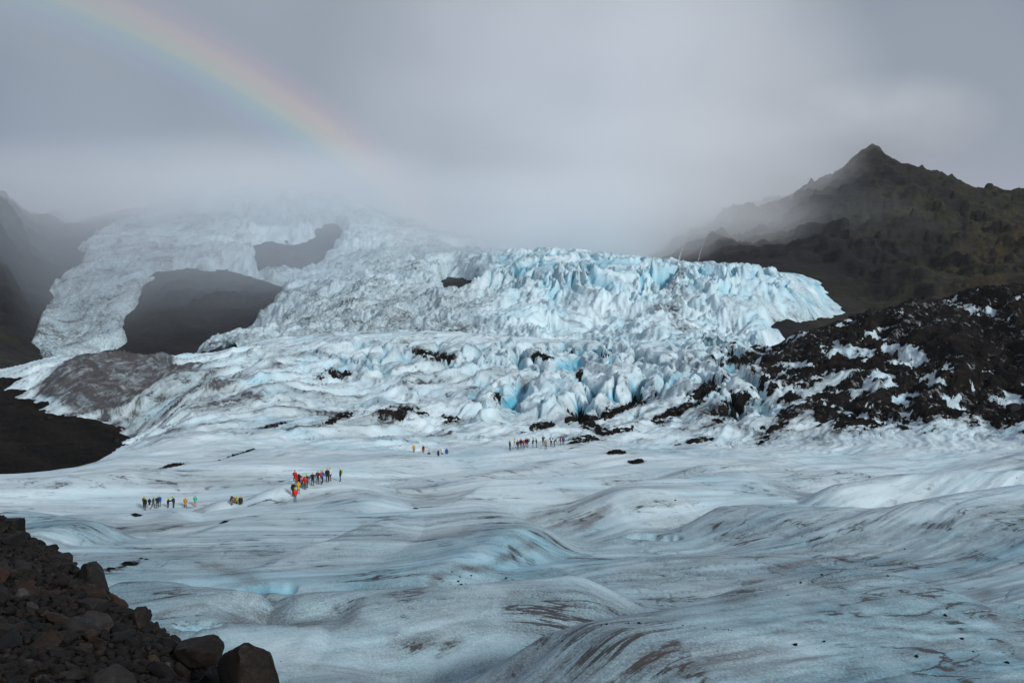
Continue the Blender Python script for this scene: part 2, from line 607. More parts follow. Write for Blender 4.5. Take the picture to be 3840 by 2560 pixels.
# left flank: fluted, dirty side of the ice above the dark moraine
lob = sd_poly(GUf, GV, [(120, 1500), (200, 1420), (300, 1372), (430, 1355), (660, 1365), (860, 1400), (900, 1460), (800, 1540), (620, 1650), (480, 1650), (300, 1560)])
lob = sstep(-30, 40, lob) * sstep(240, 280, GY)
Z += 4.5 * sstep(-10, 60, sd_poly(GUf, GV, [(140, 1490), (200, 1410), (300, 1365), (430, 1350), (640, 1375), (720, 1410), (600, 1440), (430, 1480), (300, 1520)])) * sstep(250, 290, GY)
Z += lob * (2.8 * (ridged((xs - 0.6 * ys) / 16, ys / 50, 3, 71, 0.5) - 0.8))

# hollows that hide the legs of some hikers
DIPS = []


def ground_v(col_u, v, dmin, dmax):
    """first distance between dmin and dmax at which the ice shows at photo row v"""
    j = int(np.clip((col_u + 420) / 4680 * (NU - 1), 0, NU - 1))
    vv = VH + FOC * (EYE - Z[:, j]) / D1
    ok = (D1 >= dmin) & (D1 <= dmax)
    hit = np.where(ok & (vv <= v))[0]
    return float(D1[hit[0]]) if len(hit) else float(D1[np.where(ok)[0][np.argmin(np.abs(vv[ok] - v))]])


# melt pit with a blue wall
PITS = [((2410, 2012), 3.4, 1.3, 1.5), ((990, 2200), 2.2, 0.9, 0.5), ((540, 2016), 2.2, 0.9, 0.6), ((740, 2345), 1.5, .6, .45)]
pitm = np.zeros_like(Z)
for (u, v), a, b, dep in PITS:
    D = ground_v(u, v, 45, 110)
    px, py = (u - UC) / FOC * D, D
    r = np.sqrt(((GX - px) / a) ** 2 + ((GY - py) / b) ** 2) + 0.25 * fbm(GX / 1.5, GY / 1.5, 2, 75)
    q = 1 - sstep(0.55, 1.05, r)
    pitm = np.maximum(pitm, q)
    Z -= dep * q

for u, v, a, b, in ((650, 1906, 9, 3.5), (890, 1898, 6, 3.0), (735, 1908, 4, 3.0), (1655, 1706, 8, 4), (1568, 1698, 5, 3.5)):
    D = ground_v(u, v, 100, 215) + b * 0.9
    r2 = ((GX - (u - UC) / FOC * D) / a) ** 2 + ((GY - D) / b) ** 2
    Z -= 0.75 * np.exp(-r2 * r2)
    lip = ((GX - (u - UC) / FOC * D) / a) ** 2 + ((GY - D + 1.7 * b) / (0.6 * b)) ** 2
    Z += 0.25 * np.exp(-lip)


def ground(x, y):
    u = UC + x / y * FOC
    a = np.clip((u + 420) / 4680 * (NU - 1), 0, NU - 1.001)
    b = np.clip((math.log(y) - math.log(33.0)) / (math.log(640.0) - math.log(33.0)) * (ND - 1), 0, ND - 1.001)
    i, j = int(b), int(a)
    fa, fb = a - j, b - i
    return float((Z[i, j] * (1 - fa) + Z[i, j + 1] * fa) * (1 - fb) + (Z[i + 1, j] * (1 - fa) + Z[i + 1, j + 1] * fa) * fb)


run1 = sstep(0.93, 0.99, 1 - np.abs(perlin(P / 70, Q / 5.5, 251))) * sstep(-0.25, 0.2, fbm(P / 40, Q / 10, 2, 253))
run2 = sstep(0.90, 0.98, 1 - np.abs(perlin(P / 34, Q / 2.4, 255))) * sstep(-0.15, 0.25, fbm(P / 25, Q / 6, 2, 257))
run3 = sstep(0.96, 0.995, 1 - np.abs(perlin((GX + 0.5 * GY) / 12 + 0.5 * fbm(GX / 7, GY / 7, 3, 267), (GY - 0.6 * GX) / 18 + 0.5 * fbm(GX / 7, GY / 7, 3, 269), 259))) * sstep(0.0, 0.3, fbm(GX / 30, GY / 30, 2, 261))
runnel = near * (0.45 + 0.55 * sstep(50, 70, GY)) * (1 - 0.75 * sstep(75, 115, GY)) * np.maximum(np.maximum(run1, 0.75 * run2), 0.8 * run3)
Z -= 0.12 * runnel
# masks: r grit with the foreground's painted dimming, g blue ice, b brown silt
curv = np.zeros_like(Z)
for k in (3, 7):
    s = np.zeros_like(Z)
    s[k:-k, k:-k] = (Z[2 * k:, k:-k] + Z[:-2 * k, k:-k] + Z[k:-k, 2 * k:] + Z[k:-k, :-2 * k]) / 4 - Z[k:-k, k:-k]
    curv += s / (GD * 0.004 * k) * 0.9
hollow = np.clip(curv * 2.2, -1, 1)
stk = fbm(P / 40, Q / 2.2, 4, 81, 0.55)
stk2 = fbm(P / 18, Q / 0.7, 3, 85, 0.55)
nearer = 1 - sstep(52, 150, GY)  # grit thickens towards the viewer, also imitating a vignette's darkening
grit = 0.80 * runnel + near * (0.20 + 0.46 * nearer + 0.27 * np.clip(stk, -0.6, 1) + 0.06 * np.clip(stk2, -0.5, 1))
grit += near * 0.34 * np.clip(fbm(P / 50, Q / 10, 3, 88), -0.5, 1) + near * 0.42 * trough
# silt lines and grit bands on the near ice: (photo columns/rows on the ice plain), width, strength, brown share
STAINS = [
    ([(2744, 2347), (3072, 2326), (3350, 2351), (3840, 2347), (4100, 2350)], 0.35, 0.9, 0.5),
    ([(2350, 2476), (2549, 2466), (2793, 2466), (2967, 2466), (3232, 2490)], 0.9, 0.85, 0.8),
    ([(3086, 2375), (3246, 2389), (3595, 2400), (3840, 2400)], 0.5, 0.7, 0.5),
    ([(3350, 2483), (3525, 2511), (3840, 2532)], 0.5, 0.6, 0.6),
    ([(2200, 2434), (2479, 2393), (2744, 2365), (3037, 2365)], 0.5, 0.6, 0.6),
    ([(2618, 2274), (2730, 2239), (2800, 2190), (2967, 2128), (3246, 2086), (3525, 2044)], 1.1, 0.8, 0.7),
    ([(2688, 2100), (2967, 2079), (3176, 2037), (3455, 1981), (3734, 1960)], 1.4, 0.7, 0.25),
    ([(2130, 2010), (2200, 1974), (2260, 1930), (2311, 1894)], 0.8, 0.9, 0.7),
    ([(3700, 2190), (3664, 2267), (3720, 2337)], 0.7, 0.7, 0.6),
    ([(2339, 2155), (2514, 2120), (2758, 2093)], 1.2, 0.6, 0.7),
    ([(800, 2344), (1004, 2337), (1181, 2344), (1400, 2327)], 1.1, 0.9, 0.85),
    ([(700, 2130), (800, 2127), (902, 2160), (956, 2208), (1086, 2235)], 1.2, 0.85, 0.8),
    ([(1365, 2235), (1548, 2222), (1616, 2181), (1834, 2120), (1990, 2052), (2018, 2038)], 0.45, 0.9, 0.6),
    ([(1378, 1950), (1480, 1939)], 0.7, 0.7, 0.4), ([(2072, 1984), (2181, 1963), (2310, 1888)], 0.8, 0.7, 0.7),
    ([(1589, 2011), (1739, 2014), (1766, 1963)], 0.8, 0.6, 0.8), ([(1420, 2405), (1560, 2395), (1750, 2405)], 0.5, 0.6, 0.8),
    ([(3740, 2460), (3840, 2440), (3950, 2440)], 1.6, 0.8, 0.5), ([(90, 2085), (300, 2100), (560, 2070), (900, 2060)], 1.3, 0.45, 0.9),
    ([(1000, 2520), (1500, 2500), (1900, 2530)], 1.0, 0.4, 0.4), ([(560, 2320), (640, 2290), (720, 2280), (800, 2300)], 0.5, 0.8, 0.7),
    ([(1650, 2190), (1900, 2180), (2150, 2140)], 2.6, 0.45, 0.1), ([(3000, 2440), (3400, 2440), (3840, 2470)], 1.6, 0.35, 0.2),
    ([(2200, 2540), (2700, 2520), (3300, 2540), (3900, 2560)], 1.5, 0.5, 0.5), ([(1300, 2290), (1800, 2300), (2300, 2270), (2700, 2200)], 2.6, 0.35, 0.1),
]
brown = np.zeros_like(Z)
for pts, wd, k, bs in STAINS:
    w = [((u - UC) / FOC * D, D) for u, v in pts for D in (ground_v(u, v, 36, 170),)]
    d, run = sd_line(GX + 0.8 * warp, GY + 0.6 * fbm(GX / 6, GY / 6, 3, 79), w)
    e = k * np.exp(-(d / (0.7 * wd)) ** 2) * sstep(0, 0.15, run) * (1 - sstep(0.85, 1, run)) * np.clip(0.85 + 0.5 * fbm(P / 8, Q / 1.5, 3, 77), 0, 1.3)
    grit += e * (1 - 0.7 * bs) * near
    brown += 0.9 * e * bs * near
far_g = 0.08 + 0.60 * np.clip(fbm((xs - 0.45 * ys) / 5.0, ys / 34, 4, 91, 0.65), 0, 1) + 0.50 * np.clip(fbm(xs / 32, ys / 32, 4, 95, 0.6), 0, 1)
grit += mid * far_g * (1 - 0.55 * sstep(420, 500, GY))
grit += lob * (0.42 + 0.55 * np.clip(fbm(xs / 14, ys / 40, 3, 97), -0.5, 1))
drk = sstep(-25, 25, sd_poly(GUf, GV, [(140, 1500), (200, 1425), (300, 1372), (430, 1352), (640, 1375), (720, 1420), (600, 1470), (450, 1530), (330, 1560), (250, 1540)])) * sstep(240, 280, GY)
grit += 1.2 * drk
# thin dark bands along the ridges
band = np.maximum(1 - np.abs(perlin((xs - 0.45 * ys) / 16, ys / 70, 99)) * 14, 1.2 * sstep(0.945, 0.985, crestline))
grit += mid * 0.75 * np.clip(band, 0, 1) * np.clip(0.4 + fbm(xs / 20, ys / 20, 2, 101), 0, 1) * (1 - cz)
brown += near * 0.12 * np.clip(fbm(P / 45, Q / 2.4, 3, 105, 0.5) - 0.34, 0, 1) * 1.6 + near * 0.08 * trough
brown += 0.30 * drk
brown += mid * 0.35 * np.clip(band, 0, 1) * np.clip(fbm(xs / 25, ys / 25, 2, 103), 0, 1) * (1 - cz)
brown += near * np.clip(hollow, 0, 1) * 0.08 * np.clip(0.5 + fbm(P / 20, Q / 4, 2, 108), 0, 1)
blue = 0.05 + 0.30 * np.clip(fbm(GX / 28, GY / 22, 3, 111), 0, 1) + 0.03 * mid + 0.30 * near * nearer
blue = blue + cz * (1.15 * np.clip(crk * 1.5, 0, 1) + 0.30 * np.clip(fbm(xs / 9, ys / 9, 2, 115), 0, 1)) + 0.30 * pitm
blue = blue + 0.40 * near * sstep(2300, 3100, GUf) * np.clip(fbm(P / 40, Q / 7, 2, 117), 0, 1)
blue = blue + 0.35 * lob * np.clip(fbm(xs / 12, ys / 20, 2, 119), 0, 1)
grit = grit * (1 - 0.85 * pitm) * (1 - 0.6 * cz * crk)
lim = 0.70 + 0.12 * np.clip(stk, -1, 1)
grit = np.where(near > 0.02, np.where(grit > lim, lim + 0.25 * np.tanh(grit - lim), grit), grit)
dirty = np.full_like(Z, -2.0)

# ------------------------------------------------------------------ black debris lying on the ice
GVd = (VH + FOC * (EYE - Z) / GD).astype(np.float32)
rough = 0.75 * fbm((GX - 0.45 * GY) / 5.0, GY / 13.0, 5, 131, 0.62) + 0.6 * (ridged((xs - 0.45 * ys) / 10, ys / 34, 3, 135, 0.55) - 0.8)
rub = 0.30 * fbm(GX / 1.6, GY / 1.6, 3, 139, 0.6)


def islands(f):
    """label the connected pieces of a face list, largest first"""
    idx = {}
    par = list(range(len(f)))

    def find(q):
        while par[q] != q:
            par[q] = par[par[q]]
            q = par[q]
        return q
    for k, q in enumerate(f.tolist()):
        for v_ in q:
            if v_ in idx:
                a_, b_ = find(k), find(idx[v_])
                if a_ != b_:
                    par[a_] = b_
            else:
                idx[v_] = k
    lab = np.array([find(k) for k in range(len(f))])
    ids, cnt = np.unique(lab, return_counts=True)
    return [f[lab == q] for q in ids[np.argsort(-cnt)]]


SPECKS = []


def debris(name, m, thick, sel, mat, split=True):
    """a rubble layer of the given mask (positive = covered), as its own mesh on the ice"""
    zz = Z + np.clip(m, -0.25, 0.6) * thick + (rub * np.clip(m * 3, 0, 1)) * min(1.0, thick * 0.6)
    f = grid_faces(ND, NU, (m > 0) & sel)
    if len(f) < 3:
        return None
    vv = np.stack([GX, GY, zz], -1).reshape(-1, 3)
    if split:
        isl = islands(f)
        for q in isl[1:]:
            SPECKS.append(compact(vv, q))
        f = isl[0]
    v, f = compact(vv, f)
    return mesh_np(name, v, f, mat)


# the moraine hill on the right: mostly covered, clean ice windows in it
hill = sd_poly(GUf, GVd, [(2660, 1335), (2900, 1300), (3050, 1240), (3230, 1130), (3500, 1020), (4300, 1000), (4300, 1590), (3840, 1572), (3560, 1550),
                          (3300, 1580), (3150, 1600), (3020, 1540), (2850, 1500), (2780, 1440), (2830, 1400), (2720, 1370)])
hm = np.clip(hill / 60, -1.5, 0.55) + 0.18
WINS = [(3178, 1318, 95, 34, 12), (3400, 1330, 90, 40, 22), (3306, 1257, 45, 20, 10), (3665, 1162, 125, 17, 14), (3578, 1124, 32, 15, -52), (3159, 1205, 26, 12, -15),
        (3390, 1184, 32, 8, -15), (3290, 1440, 50, 26, -30), (3120, 1420, 60, 20, -30), (3420, 1490, 45, 16, -10), (3560, 1500, 50, 14, 30), (2990, 1370, 50, 18, -20),
        (3700, 1390, 60, 14, 20), (3500, 1420, 40, 26, 50), (3780, 1500, 60, 18, 5), (3050, 1480, 70, 16, -35), (3840, 1112, 30, 12, -10), (3560, 1370, 34, 12, 10)]
wind = np.full_like(Z, -2.0)
wpu, wpv = fbm(GX / 9, GY / 14, 4, 145, 0.6), fbm(GX / 9, GY / 14, 4, 147, 0.6)
for u, v, a, b, t in WINS:
    c, s = math.cos(math.radians(t)), math.sin(math.radians(t))
    du, dv = GUf - u + 34 * wpu, GVd - v + 22 * wpv
    wind = np.maximum(wind, 1 - np.sqrt(((du * c + dv * s) / a) ** 2 + ((dv * c - du * s) / b) ** 2))
lowleft = 0.46 * sstep(3150, 2750, GUf) + 0.55 * sstep(1300, 1480, GVd) * sstep(3750, 3150, GUf)
hm = hm + 1.0 * rough - 1.7 * np.clip(wind + 0.38, 0, 1) - lowleft - 0.08
hm = np.where((GY > 205) & (GY < 520), hm, -1)
edge = 0.34 * fbm((GX - 0.45 * GY) / 1.5, GY / 3.5, 4, 149, 0.7)
hm = hm + edge + 0.35 * sstep(3250, 3800, GUf) * sstep(1500, 1380, GVd)
dirty = np.maximum(dirty, hm)
o = debris('debris_hill', hm, 1.3, np.ones_like(Z, bool), M['debris'], False)
tag(o, kind='structure', label='black rubble covering the ice hill at right, clean ice showing through')

PATCH = [  # column, row, half length, half height, tilt, label (None: one of the small ones)
    (1477, 1551, 78, 22, -6, 'broad black dirt cone on the ice left of the middle'),
    (1688, 1564, 56, 13, 10, 'flat black dirt patch just right of the broad dirt cone'),
    (1254, 1569, 60, 10, -14, 'long thin black dirt streak left of the broad dirt cone'),
    (1245, 1408, 50, 17, -6, 'small black debris heap high on the white ice slope, left of the crevasses'),
    (1587, 1322, 42, 12, 8, 'black debris smear at the ice crest, left one of a pair'),
    (1670, 1343, 42, 15, 4, 'black debris smear at the ice crest, right one of a pair'),
    (2027, 1334, 38, 10, 10, 'thin black debris smear above the blue crevasses'),
    (2176, 1405, 15, 12, 0, 'small black clot high among the blue crevasses'), (1864, 1486, 14, 18, -50, 'small upright black dirt mark left below the crevasses'), (2140, 1321, 26, 4, 0, 'thin flat dirt line at the ice crest above the crevasses'), (2265, 1336, 28, 5, -18, 'thin slanting dirt line at the ice crest, right of the flat one'),
    (2152, 1569, 66, 16, 4, 'black debris band above the hikers with red helmets'),
    (2218, 1594, 76, 14, 20, 'black debris band slanting down to the right above the red helmeted hikers'),
    (2271, 1626, 125, 15, -12, 'longest black debris tongue, lying just right of the red helmeted hikers'),
    (2021, 1598, 52, 11, -15, 'short black debris streak directly behind the red helmeted hikers'),
    (2331, 1533, 90, 15, -22, 'narrow black debris tongue slanting up right below the crevasses'),
    (2551, 1539, 85, 22, -22, 'thick black debris tongue left of the rubble hill'),
    (2645, 1462, 62, 22, -35, 'black debris heap at the left foot of the rubble hill'),
    (2743, 1520, 95, 36, -32, 'large black debris slope below the left end of the rubble hill'),
    (2969, 1556, 112, 24, -33, 'long black debris spur reaching down from the rubble hill'),
    (3190, 1580, 90, 26, -15, 'low black debris fan at the foot of the rubble hill'),
    (2878, 1640, 48, 11, -25, 'small black debris streak below the long spur'),
    (2620, 1652, 55, 7, -10, 'thin black debris line on white ice below the thick tongue'),
    (2385, 1733, 22, 6, 0, 'small dirt clot on smooth ice below the longest debris tongue, lower of two'), (2325, 1697, 36, 5, 0, 'small flat dirt clot below the longest debris tongue, upper of two'), (1620, 1840, 10, 3, 0, 'tiny dirt speck on open ice right of the line of hikers'), (2205, 1650, 24, 5, 0, 'short dirt mark close behind the right end of the far hikers'),
    (510, 1932, 30, 6, -4, 'small black dirt streak on the ice below the hikers at left'),
    (1040, 1590, 40, 4, -14, 'thin dirt line left of the long thin dirt streak'), (900, 1700, 60, 4, -16, 'slanting dirt line on the ice above the line of hikers'), (660, 1745, 40, 4, -8, 'short dirt line above the green helmeted hikers at left'), (3400, 1605, 24, 5, 0, 'small dirt clot on the ice below the rubble hill at right'),
    (470, 2118, 62, 9, -14, 'black dirt streak on the ice beside the leaning boulder'), (1560, 1905, 14, 2.5, 0, 'tiny flat dirt mark on the ice in the middle of the picture'), (840, 1956, 16, 3, -15, 'tiny slanting dirt mark below the child in yellow'),
]
for u, v, a, b, t, lab in PATCH:
    D = ground_v(u, v, 45, 520)
    c, s = math.cos(math.radians(t)), math.sin(math.radians(t))
    du, dv = GUf - u, GVd - v
    m = 0.85 - np.sqrt(((du * c + dv * s) / a) ** 2 + ((dv * c - du * s) / b) ** 2)
    sc = 1.0 if D > 150 else 2.6
    m = m - 0.12 + 1.0 * (rough if D > 150 else 0.9 * fbm(GX / 1.6, GY / 0.9, 4, 143, 0.65))
    m = m + (1.5 * edge if D > 150 else 0)
    sel = (np.abs(GD - D) < (60 if D > 150 else 14)) & (np.abs(du) < a * 2.2) & (np.abs(dv) < b * 2 + a * abs(s) * 2.2)
    dirty = np.maximum(dirty, np.where(sel, m, -2))
    o = debris('debris_patch', np.where(sel, m, -1), 0.7 if D > 150 else 0.2, sel, M['debris'])
    if o:
        tag(o, lab, 'dirt patch', 'dark debris patches on the glacier')
grit = grit + 0.62 * sstep(-0.75, 0.1, dirty) * np.clip(0.7 + 0.8 * rough, 0, 1.2)
mask = np.stack([np.clip(grit, 0, 1), np.clip(blue, 0, 1), np.clip(brown, 0, 1), np.ones_like(grit)], -1)

verts = np.stack([GX, GY, Z], -1).reshape(-1, 3)
flow_at = np.stack([near * P + (1 - near) * ys, near * Q + (1 - near) * (xs - 0.45 * ys), np.zeros_like(Z), np.ones_like(Z)], -1)
glacier = mesh_np('glacier', verts, grid_faces(ND, NU), M['ice'], attr={'mask': mask.reshape(-1, 4), 'flow': flow_at.reshape(-1, 4)})
tag(glacier, kind='structure', label='banded grey white glacier ice sweeping across the foreground')
if SPECKS:
    off, VV, FF = 0, [], []
    for v, f in SPECKS:
        VV.append(v)
        FF.append(f + off)
        off += len(v)
    o = mesh_np('debris_specks', np.concatenate(VV), np.concatenate(FF), M['debris'], glacier)
    o["kind"] = "stuff"

# ------------------------------------------------------------------ dark moraine on the left
mu, md = np.linspace(-420, 800, 200), np.exp(np.linspace(math.log(135), math.log(600), 200))
MUg, MDg = np.meshgrid(mu, md)
mk = [-420, 0, 200, 350, 500, 800]
mt = {135: [2150, 2150, 2150, 2150, 2150, 2150], 165: [1900, 1905, 1930, 1960, 1990, 2000], 200: [1765, 1775, 1785, 1805, 1835, 1880],
      250: [1640, 1660, 1680, 1695, 1705, 1800], 300: [1560, 1580, 1600, 1620, 1655, 1750], 360: [1480, 1500, 1530, 1565, 1620, 1700],
      430: [1425, 1438, 1475, 1530, 1590, 1650], 480: [1412, 1420, 1460, 1510, 1560, 1620], 600: [1420, 1425, 1450, 1500, 1540, 1600]}
zz = np.array([EYE - (np.array(mt[D], float) - VH) * D / FOC for D in sorted(mt)])
zz = pchip(np.log(sorted(mt)), pchip(mk, zz.T, mu).T, np.log(md))
mx = (MUg - UC) / FOC * MDg
zz = zz + 2.6 * fbm(mx / 38, MDg / 38, 4, 151) + 1.1 * (ridged((mx - 0.4 * MDg) / 16, MDg / 30, 3, 153) - 0.8) + 0.5 * fbm(mx / 4, MDg / 4, 3, 155)
o = mesh_np('moraine_slope', np.stack([mx, MDg, zz], -1).reshape(-1, 3), grid_faces(200, 200), M['moraine'])
tag(o, kind='structure', label='black gravel moraine slope beyond the ice edge at left')
MORAINE = (mx, MDg, zz, o)

# ------------------------------------------------------------------ mountainsides and icefall
RK = np.array([-420, -150, 0, 120, 250, 400, 550, 700, 1000, 1100, 1300, 1700, 2050, 2400, 2600, 2750, 2950, 3060, 3130, 3240, 3280, 3330, 3410, 3500, 3600, 3650, 3840, 4300], float)
RT = {
    560: [1400] * 28,
    650: [1330, 1345, 1360, 1372, 1378, 1375, 1372, 1370, 1355, 1345, 1330, 1320, 1310, 1310, 1310, 1310, 1312, 1315, 1310, 1305, 1300, 1300, 1290, 1280, 1270, 1265, 1250, 1220],
    750: [1230, 1260, 1290, 1345, 1366, 1365, 1362, 1355, 1325, 1300, 1245, 1200, 1150, 1120, 1120, 1120, 1140, 1185, 1210, 1215, 1215, 1215, 1205, 1195, 1185, 1180, 1150, 1100],
    870: [1050, 1090, 1140, 1290, 1350, 1350, 1345, 1335, 1270, 1225, 1160, 1100, 1020, 1015, 1032, 1034, 1045, 1090, 1120, 1125, 1120, 1115, 1100, 1090, 1080, 1070, 1040, 980],
    980: [870, 920, 990, 1180, 1250, 1230, 1190, 1160, 1140, 1130, 1085, 1045, 975, 1008, 1015, 995, 985, 985, 985, 980, 975, 970, 960, 960, 960, 960, 940, 880],
    1130: [720, 757, 800, 960, 1040, 1020, 1010, 1000, 1020, 1050, 1020, 985, 985, 995, 945, 900, 850, 820, 805, 790, 785, 780, 790, 805, 830, 850, 850, 800],
    1300: [690, 735, 757, 840, 890, 890, 890, 895, 905, 915, 920, 950, 980, 980, 890, 822, 770, 716, 690, 650, 640, 645, 665, 690, 725, 750, 780, 740],
    1480: [680, 735, 760, 826, 836, 800, 775, 758, 748, 755, 795, 915, 975, 965, 866, 800, 735, 695, 664, 585, 560, 590, 632, 652, 694, 725, 746, 710],
    1700: [760, 790, 810, 860, 870, 850, 820, 790, 770, 775, 820, 950, 1010, 1000, 900, 840, 790, 760, 740, 680, 660, 680, 700, 720, 750, 738, 744, 720],
    2100: [900, 920, 940, 960, 960, 950, 930, 900, 880, 880, 900, 1000, 1060, 1060, 980, 930, 900, 900, 880, 850, 840, 850, 860, 870, 880, 880, 870, 850],
}
RD = np.array(sorted(RT), float)
zr_t = np.array([EYE - (np.array(RT[int(D)], float) - VH) * D / FOC for D in RD])


def rock_base(U, D):
    return pchip(np.log(RD), pchip(RK, zr_t.T, U).T, np.log(D))


ICE_OUT = [(690, 1420), (760, 1345), (830, 1300), (900, 1262), (1000, 1200), (1045, 1130), (1085, 1075), (1000, 1046), (900, 1016), (820, 1006), (700, 998), (600, 1015),
           (545, 1045), (520, 1110), (490, 1160), (440, 1220), (470, 1265), (440, 1300), (385, 1310), (370, 1345), (240, 1360), (165, 1338), (132, 1280), (145, 1210),
           (205, 1135), (185, 1080), (290, 1010), (330, 960), (300, 925), (380, 870), (470, 812), (600, 768), (800, 730), (1000, 690), (1300, 690), (1700, 800), (1900, 920),
           (2050, 955), (2300, 960), (2460, 996), (2700, 1022), (3000, 1033), (3065, 1060), (3110, 1130), (3160, 1168), (3010, 1195), (2890, 1235), (2960, 1290), (2700, 1430), (1500, 1440)]
HOLES = [[(950, 920), (1000, 900), (1160, 902), (1180, 850), (1260, 828), (1300, 870), (1270, 920), (1222, 980), (1180, 1022), (1100, 1032), (960, 1022), (945, 965)],
         [(1632, 1080), (1672, 1030), (1752, 1036), (1788, 1058), (1755, 1112), (1676, 1120)],
         [(3010, 1200), (2940, 1185), (2860, 1230), (2900, 1260), (3000, 1240)]]


def ice_sd(U, V, X, Y):
    wu, wv = U + 16 * fbm(X / 22, Y / 22, 3, 161), V + 11 * fbm(X / 22, Y / 22, 3, 165)
    s = sd_poly(wu, wv, ICE_OUT)
    for h in HOLES:
        s = np.minimum(s, -sd_poly(wu, wv, h))
    return s


def rock_grid(U, D):
    UU, DD = np.meshgrid(U, D)
    X = ((UU - UC) / FOC * DD).astype(np.float32)
    Y = DD.astype(np.float32)
    B = rock_base(U, D).astype(np.float32)
    V = (VH + FOC * (EYE - B) / DD).astype(np.float32)
    return UU.astype(np.float32), X, Y, B, V


# rock
ru = np.linspace(-420, 4300, 720)
rd = np.exp(np.linspace(math.log(560), math.log(2100), 300))
UU, X, Y, B, V = rock_grid(ru, rd)
isd = ice_sd(UU, V, X, Y)
free = (1 - sstep(-25, 5, isd)) * (0.12 + 0.88 * sstep(-10, -130, isd))
wx, wy = X + 40 * fbm(X / 160, Y / 160, 2, 171), Y + 40 * fbm(X / 160, Y / 160, 2, 173)
gul = ridged(wx / 130, wy / 210, 5, 175, 0.5) - 0.95
hgt = np.clip((B - 35) / 120, 0, 1)
sky_ = sstep(0, 1, np.clip((V - 560) / 260, 0, 1))
ZR = B + free * hgt * ((5 + 17 * sky_) * gul + 6 * fbm(X / 25, Y / 25, 4, 179, 0.55))
stp = 17.0
fr = (ZR / stp + 0.6 * fbm(X / 120, Y / 120, 2, 183))
ter = (np.floor(fr) + sstep(0.30, 0.85, fr - np.floor(fr)) - fr) * stp
ZR = ZR + free * hgt * (0.25 + 0.5 * sky_) * ter * (0.35 + 0.65 * sstep(-0.2, 0.4, fbm(X / 200, Y / 200, 2, 185)))
ZR = ZR - 9 * sstep(-10, 6, isd)
right = sstep(2850, 3500, UU)
slope = np.hypot(np.gradient(ZR, axis=0) / np.gradient(Y, axis=0), np.gradient(ZR, axis=1) / np.gradient(X, axis=1))
flat = 1 - sstep(0.55, 1.3, slope)
moss = np.clip(right * (0.55 + 0.75 * flat) * (0.6 + 0.9 * fbm(X / 150, Y / 150, 3, 187)), 0, 1)
moss = np.maximum(moss, 0.9 * sstep(220, 40, UU) * sstep(1150, 1280, V) * np.clip(0.3 + fbm(X / 60, Y / 60, 3, 189), 0, 1))
moss = np.maximum(moss, 0.6 * sstep(200, 330, ZR) * right * flat)
dry = np.clip(sstep(3350, 3750, UU) * sstep(780, 900, V) * (0.45 + fbm(X / 90, Y / 90, 3, 191)), 0, 1)
scree = np.clip(sstep(1060, 1180, V) * (0.4 + 0.9 * fbm(X / 50, Y / 20, 4, 193, 0.6)), 0, 1) * sstep(2900, 3150, UU)
scree = np.maximum(scree, 0.8 * sstep(1290, 1330, V) * sstep(700, 500, UU) * np.clip(0.5 + fbm(X / 40, Y / 15, 3, 195), 0, 1))
mk4 = np.stack([moss, dry, scree, np.ones_like(moss)], -1).reshape(-1, 4)
mountain = mesh_np('mountains', np.stack([X, Y, ZR], -1).reshape(-1, 3), grid_faces(len(rd), len(ru)), M['mountain'], attr={'mask': mk4})
tag(mountain, kind='structure', label='dark basalt mountainsides with mossy ledges around the icefall')
ROCK = (ru, rd, ZR)

# ice
iu = np.linspace(60, 3240, 800)
idd = np.exp(np.linspace(math.log(570), math.log(1640), 430))
UU, X, Y, B, V = rock_grid(iu, idd)
isd = ice_sd(UU, V, X, Y)
wx, wy = X + 16 * fbm(X / 50, Y / 50, 2, 201), Y + 16 * fbm(X / 50, Y / 50, 2, 203)
bright = sstep(1700, 2000, UU)                         # the steep broken front on the right
arm = sstep(900, 600, UU)                              # the smoother tongue on the left
ser1 = 1 - np.abs(perlin(wx / 34, wy / 70, 205)) * 1.5
ser2 = ridged(wx / 21, wy / 36, 4, 207, 0.55)
ser3 = ridged((wx + 0.5 * wy) / 85, wy / 60, 5, 213, 0.48)
cut = np.abs(perlin(wx / 20, wy / 70, 217))
steep = sstep(1200, 1100, V) * bright
sz = 4.5 * ser1 + (2.6 + 2.8 * steep) * (ser2 - 0.9) + (10 - 5 * arm) * (ser3 - 0.9) - 7 * steep * (1 - sstep(0.0, 0.16, cut)) + 1.3 * fbm(X / 5, Y / 6, 3, 219, 0.6)
arc = 2.0 * np.sin((V + 0.12 * (UU - 300) ** 2 / 60) / 9.0) * arm * sstep(1050, 1150, V)
rim = 1 - 0.55 * bright * sstep(1085, 1030, V)
flute = ridged(wx / 9, wy / 55, 3, 263, 0.55) - 0.8
sz = sz + (3.2 * steep + 1.6 * (1 - arm)) * flute + 1.0 * (ridged(wx / 6, wy / 9, 2, 265) - 0.6)
taper = 10 + 45 * sstep(2780, 3000, UU)
rim = rim * (1 - 0.72 * sstep(2700, 3060, UU))
ZI = B + np.clip(isd / taper, -1.5 * 10 / taper, 1) * 6 + sstep(-5, 25, isd) * rim * (sz * (1 - 0.45 * arm) + arc * 0.6)
crest = np.clip(sz / 12, -1, 1)
ig = 0.20 + 0.40 * np.clip(fbm(wx / 22, wy / 30, 4, 223, 0.6), 0, 1) + 0.22 * (1 - bright) * np.clip(0.6 + fbm(wx / 60, wy / 60, 2, 227), 0, 1) + 0.28 * arm  # besides dirt, the left side is greyed to imitate shadow and haze
ig -= 0.16 * bright
ig += 0.16 * (1 - bright) * sstep(1080, 1220, V) * sstep(700, 1000, UU)
ig += 0.25 * np.clip(-crest - 0.1, 0, 1)
